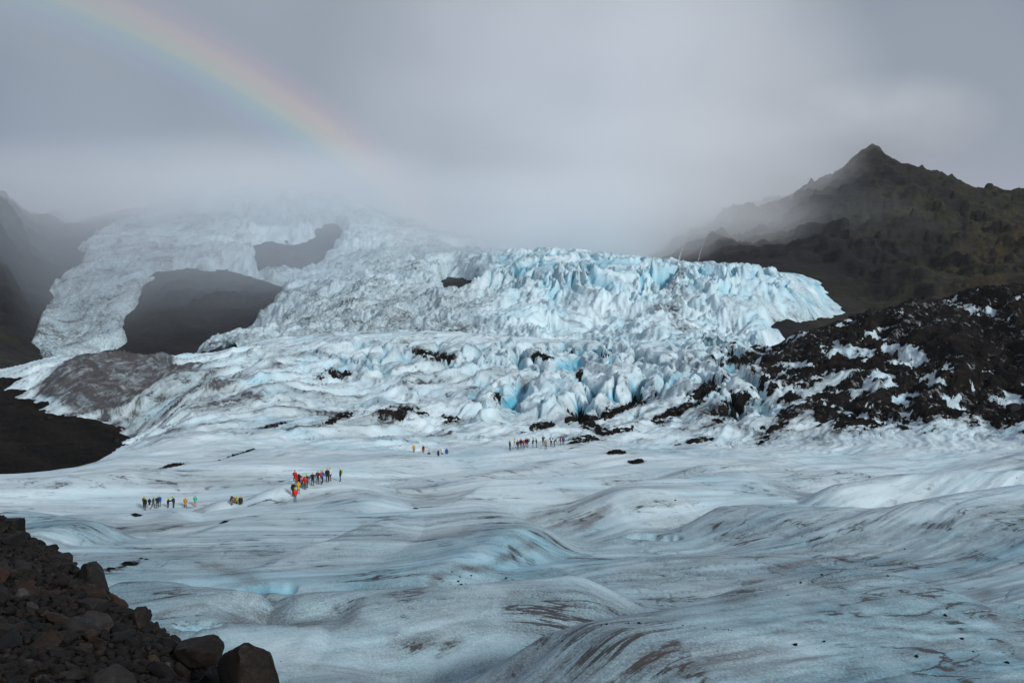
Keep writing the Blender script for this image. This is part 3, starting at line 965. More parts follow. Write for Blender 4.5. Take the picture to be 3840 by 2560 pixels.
strip = sstep(28, -8, np.abs(UU - (2545 - 0.25 * (V - 1050))) - 12 - 0.10 * np.clip(V - 1040, 0, 200)) * sstep(1030, 1050, V) * sstep(1330, 1230, V)
ig += 1.3 * strip * np.clip(0.35 + fbm(wx / 7, wy / 9, 3, 229, 0.6), 0, 1)
lowr = sstep(2350, 2500, UU) * sstep(2760, 2600, UU) * sstep(1230, 1260, V)
ig += 0.9 * lowr * np.clip(fbm(wx / 18, wy / 5, 3, 233, 0.6) - 0.05, 0, 1) * 1.6
ig += 0.75 * sstep(2830, 3050, UU) * sstep(1130, 1210, V) * np.clip(0.4 + fbm(wx / 8, wy / 8, 3, 235), 0, 1)
ib = 0.20 + 0.32 * steep * np.clip(0.3 - flute, 0, 1) + 0.5 * steep * (1 - sstep(0.0, 0.25, cut)) + 0.3 * np.clip(-crest, 0, 1) * bright + 0.35 * bright * np.clip(fbm(wx / 30, wy / 30, 3, 237), 0, 1)
im = np.stack([np.clip(ig, 0, 0.95), np.clip(ib, 0, 1), np.zeros_like(ig), np.ones_like(ig)], -1).reshape(-1, 4)
f = grid_faces(len(idd), len(iu), isd > -22)
fa = np.stack([wy * 2.0, wx, ZI * 0.5, np.ones_like(X)], -1).reshape(-1, 4)
v, f, im, fa = compact(np.stack([X, Y, ZI], -1).reshape(-1, 3), f, im, fa)
o = mesh_np('icefall', v, f, M['fall_ice'], attr={'mask': im, 'flow': fa})
tag(o, kind='structure', label='broken pale blue icefall pouring down between the mountains')

# ------------------------------------------------------------------ waterfalls on the far rock
def rock_at(u, D):
    j = int(np.clip((u + 420) / 4720 * (len(ru) - 1), 0, len(ru) - 1))
    i = int(np.clip(np.searchsorted(rd, D), 0, len(rd) - 1))
    return float(ZR[i, j])


def rock_hit(u, v):
    j = int(np.clip((u + 420) / 4720 * (len(ru) - 1), 0, len(ru) - 1))
    vv = VH + FOC * (EYE - ZR[:, j]) / rd
    h = np.where(vv <= v)[0]
    return float(rd[h[0]]) if len(h) else float(rd[-1])


def water_material():
    t = NT('white_water')
    n = t.noise(t.coord(scale=(1, 1, 0.12)), 0.8, 4, 0.6)
    t.surf(t.mix(t.rng(n, 0.35, 0.65), (0.14, 0.16, 0.18), (0.44, 0.47, 0.50)), 0.6, t.bump(n, 0.6, 0.4), 0.4)
    return t.m


M['water'] = water_material()


def waterfall(pts, w, label):
    vs, fs = [], []
    n = 26
    us = np.linspace(0, 1, n)
    pu = np.interp(us, np.linspace(0, 1, len(pts)), [p[0] for p in pts])
    pv = np.interp(us, np.linspace(0, 1, len(pts)), [p[1] for p in pts])
    ds = np.array([min(rock_hit(pu[k] + q, pv[k] + e) for q in (-6, 0, 6) for e in (0, 4, 9)) for k in range(n)])
    ds = np.minimum.accumulate(ds) - 3.0
    for k in range(n):
        x, y, z = img(pu[k] + random.uniform(-1, 1), pv[k], ds[k])
        ww = w * (0.30 + 0.8 * us[k]) * random.uniform(0.6, 1.3)
        for q in range(7):                      # a rounded half tube of falling water against the cliff
            a = math.pi * q / 6
            vs.append((x - ww * math.cos(a), y - 0.9 * ww * math.sin(a) - 1.5 + random.uniform(-.3, .3), z))
    for k in range(n - 1):
        for q in range(6):
            a = k * 7 + q
            fs.append((a, a + 1, a + 8, a + 7))
    o = mesh_np('waterfall', vs, fs, M['water'])
    tag(o, label, 'waterfall', 'waterfalls on the rock walls')


waterfall([(2566, 912), (2552, 950), (2540, 990), (2530, 1030)], 1.5, 'broad white waterfall dropping behind the icefall, left one of two')
waterfall([(2640, 905), (2624, 950), (2612, 1000), (2608, 1030)], 0.7, 'thin faint waterfall on the right rock wall, right one of two')
waterfall([(372, 850), (352, 885), (335, 925)], 1.5, 'short pale waterfall on the rock wall above the left ice tongue')

# ------------------------------------------------------------------ rocks
def rock_material(name, tints):
    t = NT(name)
    oi = t.n('ShaderNodeObjectInfo')
    co = t.coord()
    n1 = t.noise(co, 4.5, 6, 0.7)
    n2 = t.noise(co, 1.4, 4, 0.6)
    n3 = t.noise(co, 22.0, 3, 0.7)
    tints = [(p, tuple((0.24 + 0.62 * p) * q for q in c)) for p, c in tints]
    base = t.ramp(oi.outputs['Random'], tints, 'CONSTANT')
    c = t.mix(t.rng(n1, 0.36, 0.66, 0.0, 0.85), base, t.mix(0.75, base, (0.002, 0.0019, 0.0018)))
    c = t.mix(t.rng(n2, 0.58, 0.70, 0.0, 0.5), c, t.mix(0.5, base, (0.030, 0.024, 0.019)))
    t.surf(c, t.rng(n3, 0.3, 0.7, 0.55, 0.9), t.bump(t.math('ADD', n1, t.math('MULTIPLY', n3, 0.25)), 0.7, 0.03), 0.22)
    return t.m


DARK = [(0.0, (0.014, 0.0135, 0.013)), (0.22, (0.022, 0.021, 0.020)), (0.40, (0.018, 0.0145, 0.012)), (0.55, (0.030, 0.028, 0.027)), (0.68, (0.030, 0.017, 0.011)),
        (0.78, (0.045, 0.042, 0.040)), (0.87, (0.048, 0.034, 0.021)), (0.93, (0.042, 0.018, 0.011)), (0.97, (0.075, 0.070, 0.066))]
M['rock'] = rock_material('dark_basalt_rock', DARK)
M['rock_brown'] = rock_material('brown_lava_rock', [(0.0, (0.034, 0.022, 0.015)), (1.0, (0.034, 0.022, 0.015))])
M['rock_grey'] = rock_material('grey_basalt_rock', [(0.0, (0.040, 0.039, 0.040)), (1.0, (0.040, 0.039, 0.040))])
M['rock_pale'] = rock_material('pale_grey_rock', [(0.0, (0.085, 0.080, 0.078)), (1.0, (0.085, 0.080, 0.078))])
M['rock_red'] = rock_material('rusty_red_rock', [(0.0, (0.046, 0.019, 0.012)), (1.0, (0.046, 0.019, 0.012))])
M['rock_black'] = rock_material('black_rock', [(0.0, (0.010, 0.0095, 0.009)), (1.0, (0.010, 0.0095, 0.009))])


def ico(sub):
    bm = bmesh.new()
    bmesh.ops.create_icosphere(bm, subdivisions=sub, radius=1.0)
    v = np.array([p.co[:] for p in bm.verts])
    f = np.array([[q.index for q in p.verts] for p in bm.faces])
    bm.free()
    return v, f


ICO = {k: ico(k) for k in (1, 2, 4)}


def rock_shape(seed, sub, blocky=0.5, dims=(1, 1, 0.7)):
    """angular stone: a ball cut by random planes, edges knocked off, then roughened"""
    r = np.random.default_rng(seed)
    d, f = ICO[sub]
    npl = int(8 + 6 * (1 - blocky))
    nn = r.normal(size=(npl, 3))
    nn = np.concatenate([nn, np.eye(3) + r.normal(size=(3, 3)) * 0.2, -np.eye(3) + r.normal(size=(3, 3)) * 0.2])
    nn /= np.linalg.norm(nn, axis=1)[:, None]
    hh = r.uniform(0.62, 0.95, len(nn))
    q = hh / np.maximum(d @ nn.T, 0.05)
    k = 30.0
    rad = -np.log(np.exp(-k * q).sum(1)) / k
    rad = np.minimum(rad, 1.15)
    v = d * rad[:, None]
    if sub > 1:
        nz = fbm(v[:, 0] * 2.2 + v[:, 2], v[:, 1] * 2.2 - v[:, 2] * 1.3, 4, seed % 50, 0.55)
        v = v * (1 + 0.045 * nz)[:, None]
    else:
        v = v * r.uniform(0.85, 1.15, (len(v), 1))
    v = v * np.array(dims) * 0.5 / 0.85
    return v, f


def rock_mesh(name, seed, sub, blocky, dims, mat):
    v, f = rock_shape(seed, sub, blocky, dims)
    o = mesh_np(name, v, f, mat)
    me = o.data
    me.set_sharp_from_angle(angle=math.radians(34))
    return o


def slope_z(x, y):
    s = x + 1.98 + 0.68 * (y - 9.0)
    up = np.log1p(np.exp(-3.0 * s)) / 3.0
    dn = np.log1p(np.exp(3.0 * s)) / 3.0
    return 9.74 + 0.10 * up - 0.85 * dn + 0.10 * fbm(x / 2.2, y / 2.2, 3, 241) + 0.04 * fbm(x / .5, y / .5, 2, 245)


sy, sx = np.meshgrid(np.linspace(-6, 60, 165), np.linspace(-60, 26, 215), indexing='ij')
SZ = slope_z(sx.astype(np.float32), sy.astype(np.float32))
bank = mesh_np('gravel_bank', np.stack([sx, sy, SZ], -1).reshape(-1, 3), grid_faces(165, 215), M['moraine'])
tag(bank, kind='structure', label='dark stony moraine bank in the lower left corner')

BIG = [  # column, row of its middle, distance, width, depth, height, material, turn, label, blockiness, seed
    (928, 2535, 9.2, 0.56, 0.50, 0.80, 'rock_brown', 0.4, 'large upright brown boulder, rightmost on the dark moraine bank', 0.2, 902),
    (346, 2175, 16.6, 0.46, 0.44, 0.60, 'rock_grey', 0.9, 'tall grey leaning boulder on the crest of the dark moraine bank', 0.8, 311),
    (522, 2325, 13.2, 0.24, 0.28, 0.40, 'rock_brown', 0.2, 'upright square brown block on the edge of the dark moraine bank', 0.9, 405),
    (740, 2448, 10.9, 0.66, 0.46, 0.28, 'rock_brown', 0.15, 'wide flat brown slab left of the large upright brown boulder', 0.9, 517),
    (425, 2560, 8.7, 0.42, 0.34, 0.30, 'rock_pale', 0.5, 'smooth pale grey boulder at the bottom edge of the picture', 0.0, 611),
    (48, 1978, 23.2, 0.56, 0.50, 0.52, 'rock_black', 0.0, 'topmost dark boulder of the moraine bank at the left edge', 0.3, 733),
    (205, 2082, 19.6, 0.26, 0.20, 0.24, 'rock_red', 0.7, 'pointed rusty red stone sticking out of the bank skyline', 0.9, 821),
    (254, 2140, 18.0, 0.28, 0.26, 0.24, 'rock_black', 0.7, 'black squat stone on the bank skyline beside the leaning boulder', 0.7, 871),
]
placed = []
for u, v, D, w, dp, h, mt_, rz, lab, bl, seed in BIG:
    o = rock_mesh('boulder', seed, 4, bl, (w, dp, h), M[mt_])
    if h > w:                                        # standing boulders narrow towards the top
        for q in o.data.vertices:
            k_ = 1.0 - 0.38 * max(-0.4, q.co.z / h)
            q.co.x *= k_
            q.co.y *= k_
    x, y, z = img(u, v, D)
    o.location = (x, y, z)
    o.rotation_euler = (0.12 * random.uniform(-1, 1), 0.12 * random.uniform(-1, 1), rz)
    tag(o, lab, 'boulder', 'large boulders of the moraine bank')
    placed.append((x, y, 0.4 * max(w, dp)))
# the lone boulder by the rubble hill
u, v = 3795, 1556
D = ground_v(u, v, 200, 300)
o = rock_mesh('boulder', 77, 4, 0.1, (3.6, 3.4, 3.5), M['rock_black'])
x = (u - UC) / FOC * D
o.location = (x, D, ground(x, D) + 1.2)
tag(o, 'lone round dark boulder at the foot of the rubble hill, far right', 'boulder')

# stones of the bank: sizes follow a power law, big ones kept apart
cand = []
r = np.random.default_rng(5)
size = np.concatenate([r.pareto(2.0, 700) * 0.11 + 0.15, r.uniform(0.07, 0.18, 4400)])
size = np.clip(size * 0.80, 0.05, 0.40)
size = np.sort(size)[::-1]
grid_h = {}
for d in size:
    for _ in range(12):
        y = r.uniform(7.0, 31)
        s = r.uniform(-5.5, 0.65)
        x = s - 2.15 - 0.68 * (y - 9)
        if not (-260 < UC + x / y * FOC < 1180):
            continue
        ok = True
        for (a, b, rr) in placed:
            if (a - x) ** 2 + (b - y) ** 2 < (0.42 * d + rr) ** 2:
                ok = False
                break
        if ok:
            placed.append((x, y, 0.40 * d))
            cand.append((d, x, y))
            break
cand.sort(key=lambda c: -c[0] / c[2])
protos = []
for k in range(16):
    r2 = np.random.default_rng(900 + k)
    dims = (1.0, r2.uniform(0.6, 0.95), r2.uniform(0.35, 0.85))
    v, f = rock_shape(1000 + k, 2 if k % 2 else 4, r2.uniform(0.2, 1), dims)
    me = mesh_np('stone', v, f, M['rock'])
    me.data.set_sharp_from_angle(angle=math.radians(32))
    protos.append(me.data)
    bpy.data.objects.remove(me)
for d, x, y in cand[:290]:
    o = bpy.data.objects.new('stone', random.choice(protos))
    o.location = (x, y, float(slope_z(np.float32(x), np.float32(y))) + 0.16 * d)
    o.rotation_euler = (random.uniform(-0.6, 0.6), random.uniform(-0.6, 0.6), random.uniform(0, 6.28))
    o.scale = (d, d, d)
    link(o, bank)


def scatter_mesh(name, items, sub, mat, parent, dims=(1, 0.85, 0.65), nproto=12):
    sh = [rock_shape(2000 + k, sub, 0.6, dims) for k in range(nproto)]
    V, Fc = [], []
    off = 0
    for (d, x, y, z) in items:
        v, f = sh[random.randrange(nproto)]
        R = np.array(Euler((random.uniform(-.5, .5), random.uniform(-.5, .5), random.uniform(0, 6.28))).to_matrix())
        V.append((v * d) @ R.T + np.array([x, y, z]))
        Fc.append(f + off)
        off += len(v)
    o = mesh_np(name, np.concatenate(V), np.concatenate(Fc), mat, parent, smooth=False)
    o["kind"] = "stuff"
    return o


def speckle_material():
    t = NT('mixed_small_stones')
    co = t.coord()
    n1 = t.noise(co, 6.0, 2, 0.5)
    n2 = t.noise(co, 30.0, 4, 0.7)
    c = t.ramp(n1, [(0.30, (0.003, 0.003, 0.003)), (0.48, (0.008, 0.0075, 0.007)), (0.58, (0.013, 0.009, 0.0065)), (0.70, (0.026, 0.024, 0.023))])
    t.surf(t.mix(t.rng(n2, 0.3, 0.7, 0, 0.6), c, (0.004, 0.004, 0.004)), 0.8, t.bump(n2, 0.6, 0.02), 0.2)
    return t.m


M['stones'] = speckle_material()
M['stones_far'] = debris_material('grey_rubble', 0.8, 0.3, ((0.006, 0.006, 0.006), (0.016, 0.015, 0.014), (0.045, 0.041, 0.037)))
rest = [(d, x, y, float(slope_z(np.float32(x), np.float32(y))) + 0.12 * d) for d, x, y in cand[290:]]
scatter_mesh('small_stones', rest[:1300], 2, M['stones'], bank)
scatter_mesh('small_stones', rest[1300:], 1, M['stones'], bank)
gv = []
for _ in range(7000):
    y = r.uniform(7, 26)
    x = r.uniform(-4.5, 0.4) - 2.15 - 0.68 * (y - 9)
    if -200 < UC + x / y * FOC < 1150:
        gv.append((r.uniform(0.025, 0.075), x, y, float(slope_z(np.float32(x), np.float32(y))) + 0.01))
scatter_mesh('gravel', gv, 1, M['stones'], bank)

# rubble on the debris hill and along its skyline
ii = np.argwhere((hm > 0.05) & (GUf > 2500) & (GUf < 4200))
it = []
for i, j in ii[r.integers(0, len(ii), 3600)]:
    d = float(min(2.6, 0.30 + r.pareto(2.6) * 0.35))
    it.append((d, float(GX[i, j]), float(GY[i, j]), float(Z[i, j]) + min(0.6, float(hm[i, j])) * 1.6 + 0.1 * d))
scatter_mesh('rubble', it, 1, M['stones_far'], bpy.data.objects['debris_hill'])

mx_, my_, mz_, mo_ = MORAINE
it = []
for _ in range(2600):
    i, j = r.integers(0, mx_.shape[0]), r.integers(0, mx_.shape[1])
    d = float(min(2.4, 0.25 + r.pareto(2.2) * 0.30))
    it.append((d, float(mx_[i, j]), float(my_[i, j]), float(mz_[i, j]) + 0.15 * d))
scatter_mesh('rubble', it, 1, M['stones_far'], mo_)

# stones lying on the near ice: clusters along the silt bands, then singles
sp = []
for u, v, n, su, sv in ((3000, 2175, 60, 160, 40), (2850, 2090, 40, 220, 30), (1750, 2185, 60, 70, 18), (3200, 2060, 30, 250, 35), (2600, 2480, 30, 350, 35),
                        (3500, 2420, 30, 300, 60), (1000, 2480, 14, 160, 60), (2000, 2250, 40, 900, 130), (3300, 1640, 30, 250, 14), (2450, 1660, 40, 260, 25)):
    for _ in range(n):
        uu, vv = u + r.normal() * su, v + r.normal() * sv
        if vv < 1620 or vv > 2640:
            continue
        D = ground_v(uu, vv, 40, 260)
        if not (40 < D < 250):
            continue
        x = (uu - UC) / FOC * D
        d = float(np.clip(0.05 + r.pareto(2.4) * 0.05, 0.05, 0.30)) * (0.7 if D < 110 else 1.6)
        sp.append((d, x, D, ground(x, D) + 0.15 * d))
sp.sort(key=lambda c: -c[0] / c[2])
blackp = []
for k in range(5):
    v, f = rock_shape(3000 + k, 2, 0.5, (1, 0.8, 0.6))
    q = mesh_np('stone', v, f, M['rock_black'])
    blackp.append(q.data)
    bpy.data.objects.remove(q)
for d, x, y, z in sp[:40]:
    o = bpy.data.objects.new('stone', random.choice(blackp))
    o.location = (x, y, z)
    o.rotation_euler = (0, 0, random.uniform(0, 6.28))
    o.scale = (d, d, d)
    link(o, glacier)
scatter_mesh('pebbles', sp[40:], 1, M['rock_black'], glacier)

# ------------------------------------------------------------------ hikers
def plain(name, c, rough=0.7, spec=0.3):
    t = NT(name)
    n = t.noise(t.coord(), 9.0, 3, 0.6)
    t.surf(t.mix(t.rng(n, 0.3, 0.7), tuple(0.82 * q for q in c), c), rough, t.bump(n, 0.5, 0.02), spec)
    return t.m


PAL = {'black': (0.008, 0.008, 0.010), 'dark': (0.016, 0.016, 0.018), 'navy': (0.010, 0.018, 0.045), 'blue': (0.010, 0.070, 0.320), 'mint': (0.020, 0.420, 0.240),
       'mustard': (0.420, 0.190, 0.012), 'yellow': (0.520, 0.300, 0.015), 'lemon': (0.480, 0.440, 0.120), 'red': (0.420, 0.010, 0.012), 'scarlet': (0.620, 0.028, 0.006),
       'orange': (0.520, 0.075, 0.012), 'maroon': (0.090, 0.010, 0.014), 'pink': (0.480, 0.170, 0.180), 'olive': (0.045, 0.048, 0.018), 'tan': (0.200, 0.150, 0.095),
       'brown': (0.085, 0.045, 0.025), 'white': (0.600, 0.600, 0.620), 'grey': (0.055, 0.058, 0.066), 'lime': (0.330, 0.520, 0.020), 'helmet_red': (0.330, 0.040, 0.030),
       'helmet_white': (0.560, 0.540, 0.520), 'purple': (0.085, 0.030, 0.160), 'skin': (0.380, 0.220, 0.160), 'boots': (0.014, 0.012, 0.011), 'beige': (0.260, 0.215, 0.150),
       'khaki': (0.110, 0.105, 0.060), 'violetblue': (0.040, 0.040, 0.200)}
CM = {k: plain('cloth_' + k, c) for k, c in PAL.items()}
for k in ('lime', 'helmet_red', 'helmet_white', 'purple'):
    CM[k] = plain('shell_' + k, PAL[k], 0.35, 0.5)


def skin_mesh(name, pts, edges, root, sub=1):
    me = bpy.data.meshes.new(name)
    me.from_pydata([p[0] for p in pts], edges, [])
    o = bpy.data.objects.new(name, me)
    COL.objects.link(o)
    o.modifiers.new('s', 'SKIN').use_smooth_shade = True
    if not me.skin_vertices:
        bpy.context.view_layer.objects.active = o
    lay = me.skin_vertices[0].data
    for i, p in enumerate(pts):
        rr = p[1]
        lay[i].radius = rr if isinstance(rr, tuple) else (rr, rr)
    lay[root].use_root = True
    sb = o.modifiers.new('d', 'SUBSURF')
    sb.levels = sub
    sb.render_levels = sub
    dg = bpy.context.evaluated_depsgraph_get()
    m2 = bpy.data.meshes.new_from_object(o.evaluated_get(dg))
    bpy.data.objects.remove(o)
    m2.polygons.foreach_set('use_smooth', np.ones(len(m2.polygons), bool))
    return m2


POSES = {  # left/right arm: elbow and wrist offsets from the shoulder; legs: knee and ankle y offset; lean forward (y-) of the trunk
    'stand': dict(L=((.06, .02, -.27), (.05, -.04, -.52)), R=((-.06, .02, -.27), (-.05, -.04, -.52)), legs=((-.02, .0), (-.03, .02)), lean=0.0),
    'front': dict(L=((.07, -.02, -.26), (-.04, -.22, -.30)), R=((-.07, -.02, -.26), (.04, -.22, -.30)), legs=((-.02, .0), (-.04, .01)), lean=0.02),
    'headhand': dict(L=((.20, -.08, -.10), (.02, -.10, .14)), R=((-.06, .02, -.27), (-.05, -.04, -.52)), legs=((-.02, .0), (-.03, .02)), lean=0.0),
    'reach': dict(L=((.10, -.14, -.20), (.06, -.38, -.16)), R=((-.06, .0, -.27), (-.05, -.06, -.50)), legs=((-.03, .0), (-.03, .04)), lean=0.05),
    'stride': dict(L=((.06, .12, -.24), (.05, .10, -.48)), R=((-.06, -.10, -.24), (-.05, -.24, -.40)), legs=((-.22, -.20), (.06, .36)), lean=0.06),
    'akimbo': dict(L=((.20, .06, -.20), (.06, -.06, -.36)), R=((-.20, .06, -.20), (-.06, -.06, -.36)), legs=((-.02, .0), (-.02, .02)), lean=0.0),
    'bend': dict(L=((.05, -.12, -.24), (.04, -.24, -.44)), R=((-.05, -.10, -.25), (-.04, -.20, -.46)), legs=((-.06, .0), (-.10, .02)), lean=0.34),
    'camera': dict(L=((.14, -.10, -.16), (.03, -.26, .08)), R=((-.14, -.10, -.16), (-.03, -.26, .08)), legs=((-.02, .0), (-.03, .03)), lean=0.0),
    'pole': dict(L=((.10, -.02, -.26), (.14, -.22, -.36)), R=((-.10, -.02, -.26), (-.14, -.22, -.36)), legs=((-.04, -.02), (.0, .04)), lean=0.03),
}


def pose_points(p):
    """joint positions of a 1.75 m figure that looks along -y"""
    ln = p['lean']
    J = {'pelvis': (0, 0, .95), 'spine': (0, -.25 * ln, 1.15), 'chest': (0, -.75 * ln, 1.37 - .10 * ln), 'neck': (0, -1.1 * ln - .005, 1.51 - .25 * ln),
         'jaw': (0, -1.25 * ln - .025, 1.575 - .30 * ln), 'skull': (0, -1.35 * ln - .015, 1.68 - .36 * ln)}
    for s, nm, (ko, ao) in ((1, 'L', p['legs'][0]), (-1, 'R', p['legs'][1])):
        J['hip' + nm] = (.095 * s, 0, .88)
        J['knee' + nm] = (.105 * s, ko, .49)
        J['ankle' + nm] = (.115 * s, ao, .09)
        J['toe' + nm] = (.135 * s, ao - .17, .045)
        sh = Vector((.185 * s, -.80 * ln, 1.43 - .12 * ln))
        J['shoulder' + nm] = tuple(sh)
        J['elbow' + nm] = tuple(sh + Vector(p[nm][0]))
        J['wrist' + nm] = tuple(sh + Vector(p[nm][1]))
    return J


def body_mesh(p):
    J = pose_points(p)
    pts, ed, ix = [], [], {}

    def add(nm, co, rr, par=None):
        ix[nm] = len(pts)
        pts.append((co, rr))
        if par is not None:
            ed.append((ix[par], ix[nm]))
    add('pelvis', J['pelvis'], (.145, .115))
    add('spine', J['spine'], (.125, .10), 'pelvis')
    add('chest', J['chest'], (.155, .115), 'spine')
    add('neck', J['neck'], .058, 'chest')
    add('jaw', J['jaw'], (.070, .078), 'neck')
    add('skull', J['skull'], (.080, .098), 'jaw')
    add('nose', tuple(Vector(J['jaw']) + Vector((0, -.105, .045))), .016, 'jaw')
    for s, n in ((1, 'L'), (-1, 'R')):
        add('hip' + n, J['hip' + n], .092, 'pelvis')
        add('knee' + n, J['knee' + n], .062, 'hip' + n)
        add('ankle' + n, J['ankle' + n], .048, 'knee' + n)
        add('toe' + n, J['toe' + n], (.048, .038), 'ankle' + n)
        add('shoulder' + n, J['shoulder' + n], .066, 'chest')
        add('elbow' + n, J['elbow' + n], .046, 'shoulder' + n)
        add('wrist' + n, J['wrist' + n], .032, 'elbow' + n)
        w, e = Vector(J['wrist' + n]), Vector(J['elbow' + n])
        ax = (w - e).normalized()
        sd_ = ax.cross(Vector((s, 0, 0.1)))
        sd_ = sd_.normalized() if sd_.length > 0.1 else Vector((0, 1, 0))
        curl = ax.cross(sd_).normalized() * 0.4
        add('palm' + n, tuple(w + ax * .075), (.036, .022), 'wrist' + n)
        add('thumb' + n, tuple(w + ax * .055 + sd_ * .050), .011, 'palm' + n)
        add('thumb_tip' + n, tuple(w + ax * .095 + sd_ * .062), .010, 'thumb' + n)
        for k, ln_ in enumerate((.062, .070, .066, .050)):
            off = sd_ * (.030 - .020 * k)
            add('f%d%s' % (k, n), tuple(w + ax * .115 + off), .010, 'palm' + n)
            add('g%d%s' % (k, n), tuple(w + ax * (.115 + ln_) + off + curl * .05), .009, 'f%d%s' % (k, n))
    me = skin_mesh('person', pts, ed, 0)
    for k in ('skin', 'dark', 'boots', 'dark'):
        me.materials.append(CM[k])
    wl, wr = Vector(J['wristL']), Vector(J['wristR'])
    for pl in me.polygons:
        c = pl.center
        hand = min((c - wl).length, (c - wr).length) < 0.2 and min((c - wl).length, (c - wr).length) < (c - Vector(J['pelvis'])).length - .12
        if c.z < 0.13:
            pl.material_index = 2
        elif hand:
            pl.material_index = 3
        elif c.z < 1.02:
            pl.material_index = 1
        else:
            pl.material_index = 0
    return me


def jacket_mesh(p, hood, long_):
    J = pose_points(p)
    pts, ed, ix = [], [], {}

    def add(nm, co, rr, par=None):
        ix[nm] = len(pts)
        pts.append((co, rr))
        if par is not None:
            ed.append((ix[par], ix[nm]))
    add('waist', (0, -.1 * p['lean'], 1.02), (.175, .145))
    add('hem', (0, 0, .86), (.190, .160), 'waist')
    if long_:
        add('skirt', (0, 0, .60), (.205, .175), 'hem')
    add('mid', J['spine'], (.170, .140), 'waist')
    add('chest', J['chest'], (.190, .150), 'mid')
    nk = Vector(J['neck'])
    add('collar', tuple(nk + Vector((0, .012, .01))), .085, 'chest')
    if hood:
        add('hood', tuple(Vector(J['jaw']) + Vector((0, .045, .02))), (.115, .105), 'collar')
        add('hood_top', tuple(Vector(J['skull']) + Vector((0, .045, .03))), (.105, .100), 'hood')
    for n in 'LR':
        s = 1 if n == 'L' else -1
        add('shoulder' + n, tuple(Vector(J['shoulder' + n]) + Vector((.01 * s, 0, -.005))), .096, 'chest')
        add('elbow' + n, J['elbow' + n], .074, 'shoulder' + n)
        w, e = Vector(J['wrist' + n]), Vector(J['elbow' + n])
        add('cuff' + n, tuple(e + (w - e) * .96), .055, 'elbow' + n)
    me = skin_mesh('jacket', pts, ed, 0)
    me.materials.append(CM['dark'])
    return me


def helmet_mesh():
    v, f = ICO[2]
    d = v.copy()
    d[:, 2] = np.maximum(d[:, 2], -0.18)
    out = d * np.array([.112, .138, .125])
    low = d[:, 2] <= -0.17
    out[low] *= np.array([1.10, 1.14, 1.0])       # rim
    out[low & (d[:, 1] < -0.6), 1] -= .018        # peak over the forehead
    rib = np.abs(d[:, 0]) < 0.25
    out[rib & (d[:, 2] > 0.3), 2] += .008
    me = mesh_np('helmet', out, f, CM['lime'])
    m = me.data
    bpy.data.objects.remove(me)
    return m


def pack_mesh():
    bm = bmesh.new()
    bmesh.ops.create_cube(bm, size=1.0)
    for q in bm.verts:
        q.co = Vector((q.co.x * (.30 if q.co.z < 0 else .24), q.co.y * (.20 if q.co.z < 0 else .14), q.co.z * .48))
    bmesh.ops.bevel(bm, geom=bm.edges[:] + bm.verts[:], offset=.05, segments=3, affect='EDGES')
    for sx_ in (-1, 1):                              # side pockets
        r_ = bmesh.ops.create_icosphere(bm, subdivisions=2, radius=.07)
        bmesh.ops.scale(bm, verts=r_['verts'], vec=(.6, .8, 1.5))
        bmesh.ops.translate(bm, verts=r_['verts'], vec=(.14 * sx_, 0, -.10))
    r_ = bmesh.ops.create_icosphere(bm, subdivisions=2, radius=.13)  # lid
    bmesh.ops.scale(bm, verts=r_['verts'], vec=(.95, .75, .5))
    bmesh.ops.translate(bm, verts=r_['verts'], vec=(0, 0, .24))
    m = bpy.data.meshes.new('backpack')
    bm.to_mesh(m)
    bm.free()
    m.polygons.foreach_set('use_smooth', np.ones(len(m.polygons), bool))
    m.materials.append(CM['dark'])
    return m


def pole_mesh(L=1.1):
    bm = bmesh.new()
    for rad, z0, z1 in ((.010, 0, L), (.020, L - .13, L + .02), (.045, .07, .08)):
        g = bmesh.ops.create_cone(bm, cap_ends=True, segments=8, radius1=rad, radius2=rad, depth=z1 - z0)
        bmesh.ops.translate(bm, verts=g['verts'], vec=(0, 0, (z0 + z1) / 2))
    m = bpy.data.meshes.new('trekking_pole')
    bm.to_mesh(m)
    bm.free()
    m.materials.append(CM['grey'])
    return m


BODY, JACK = {}, {}
HELM, PACK, POLE = helmet_mesh(), pack_mesh(), pole_mesh()


def set_mats(o, names):
    for i, n in enumerate(names):
        o.material_slots[i].link = 'OBJECT'
        o.material_slots[i].material = CM[n]


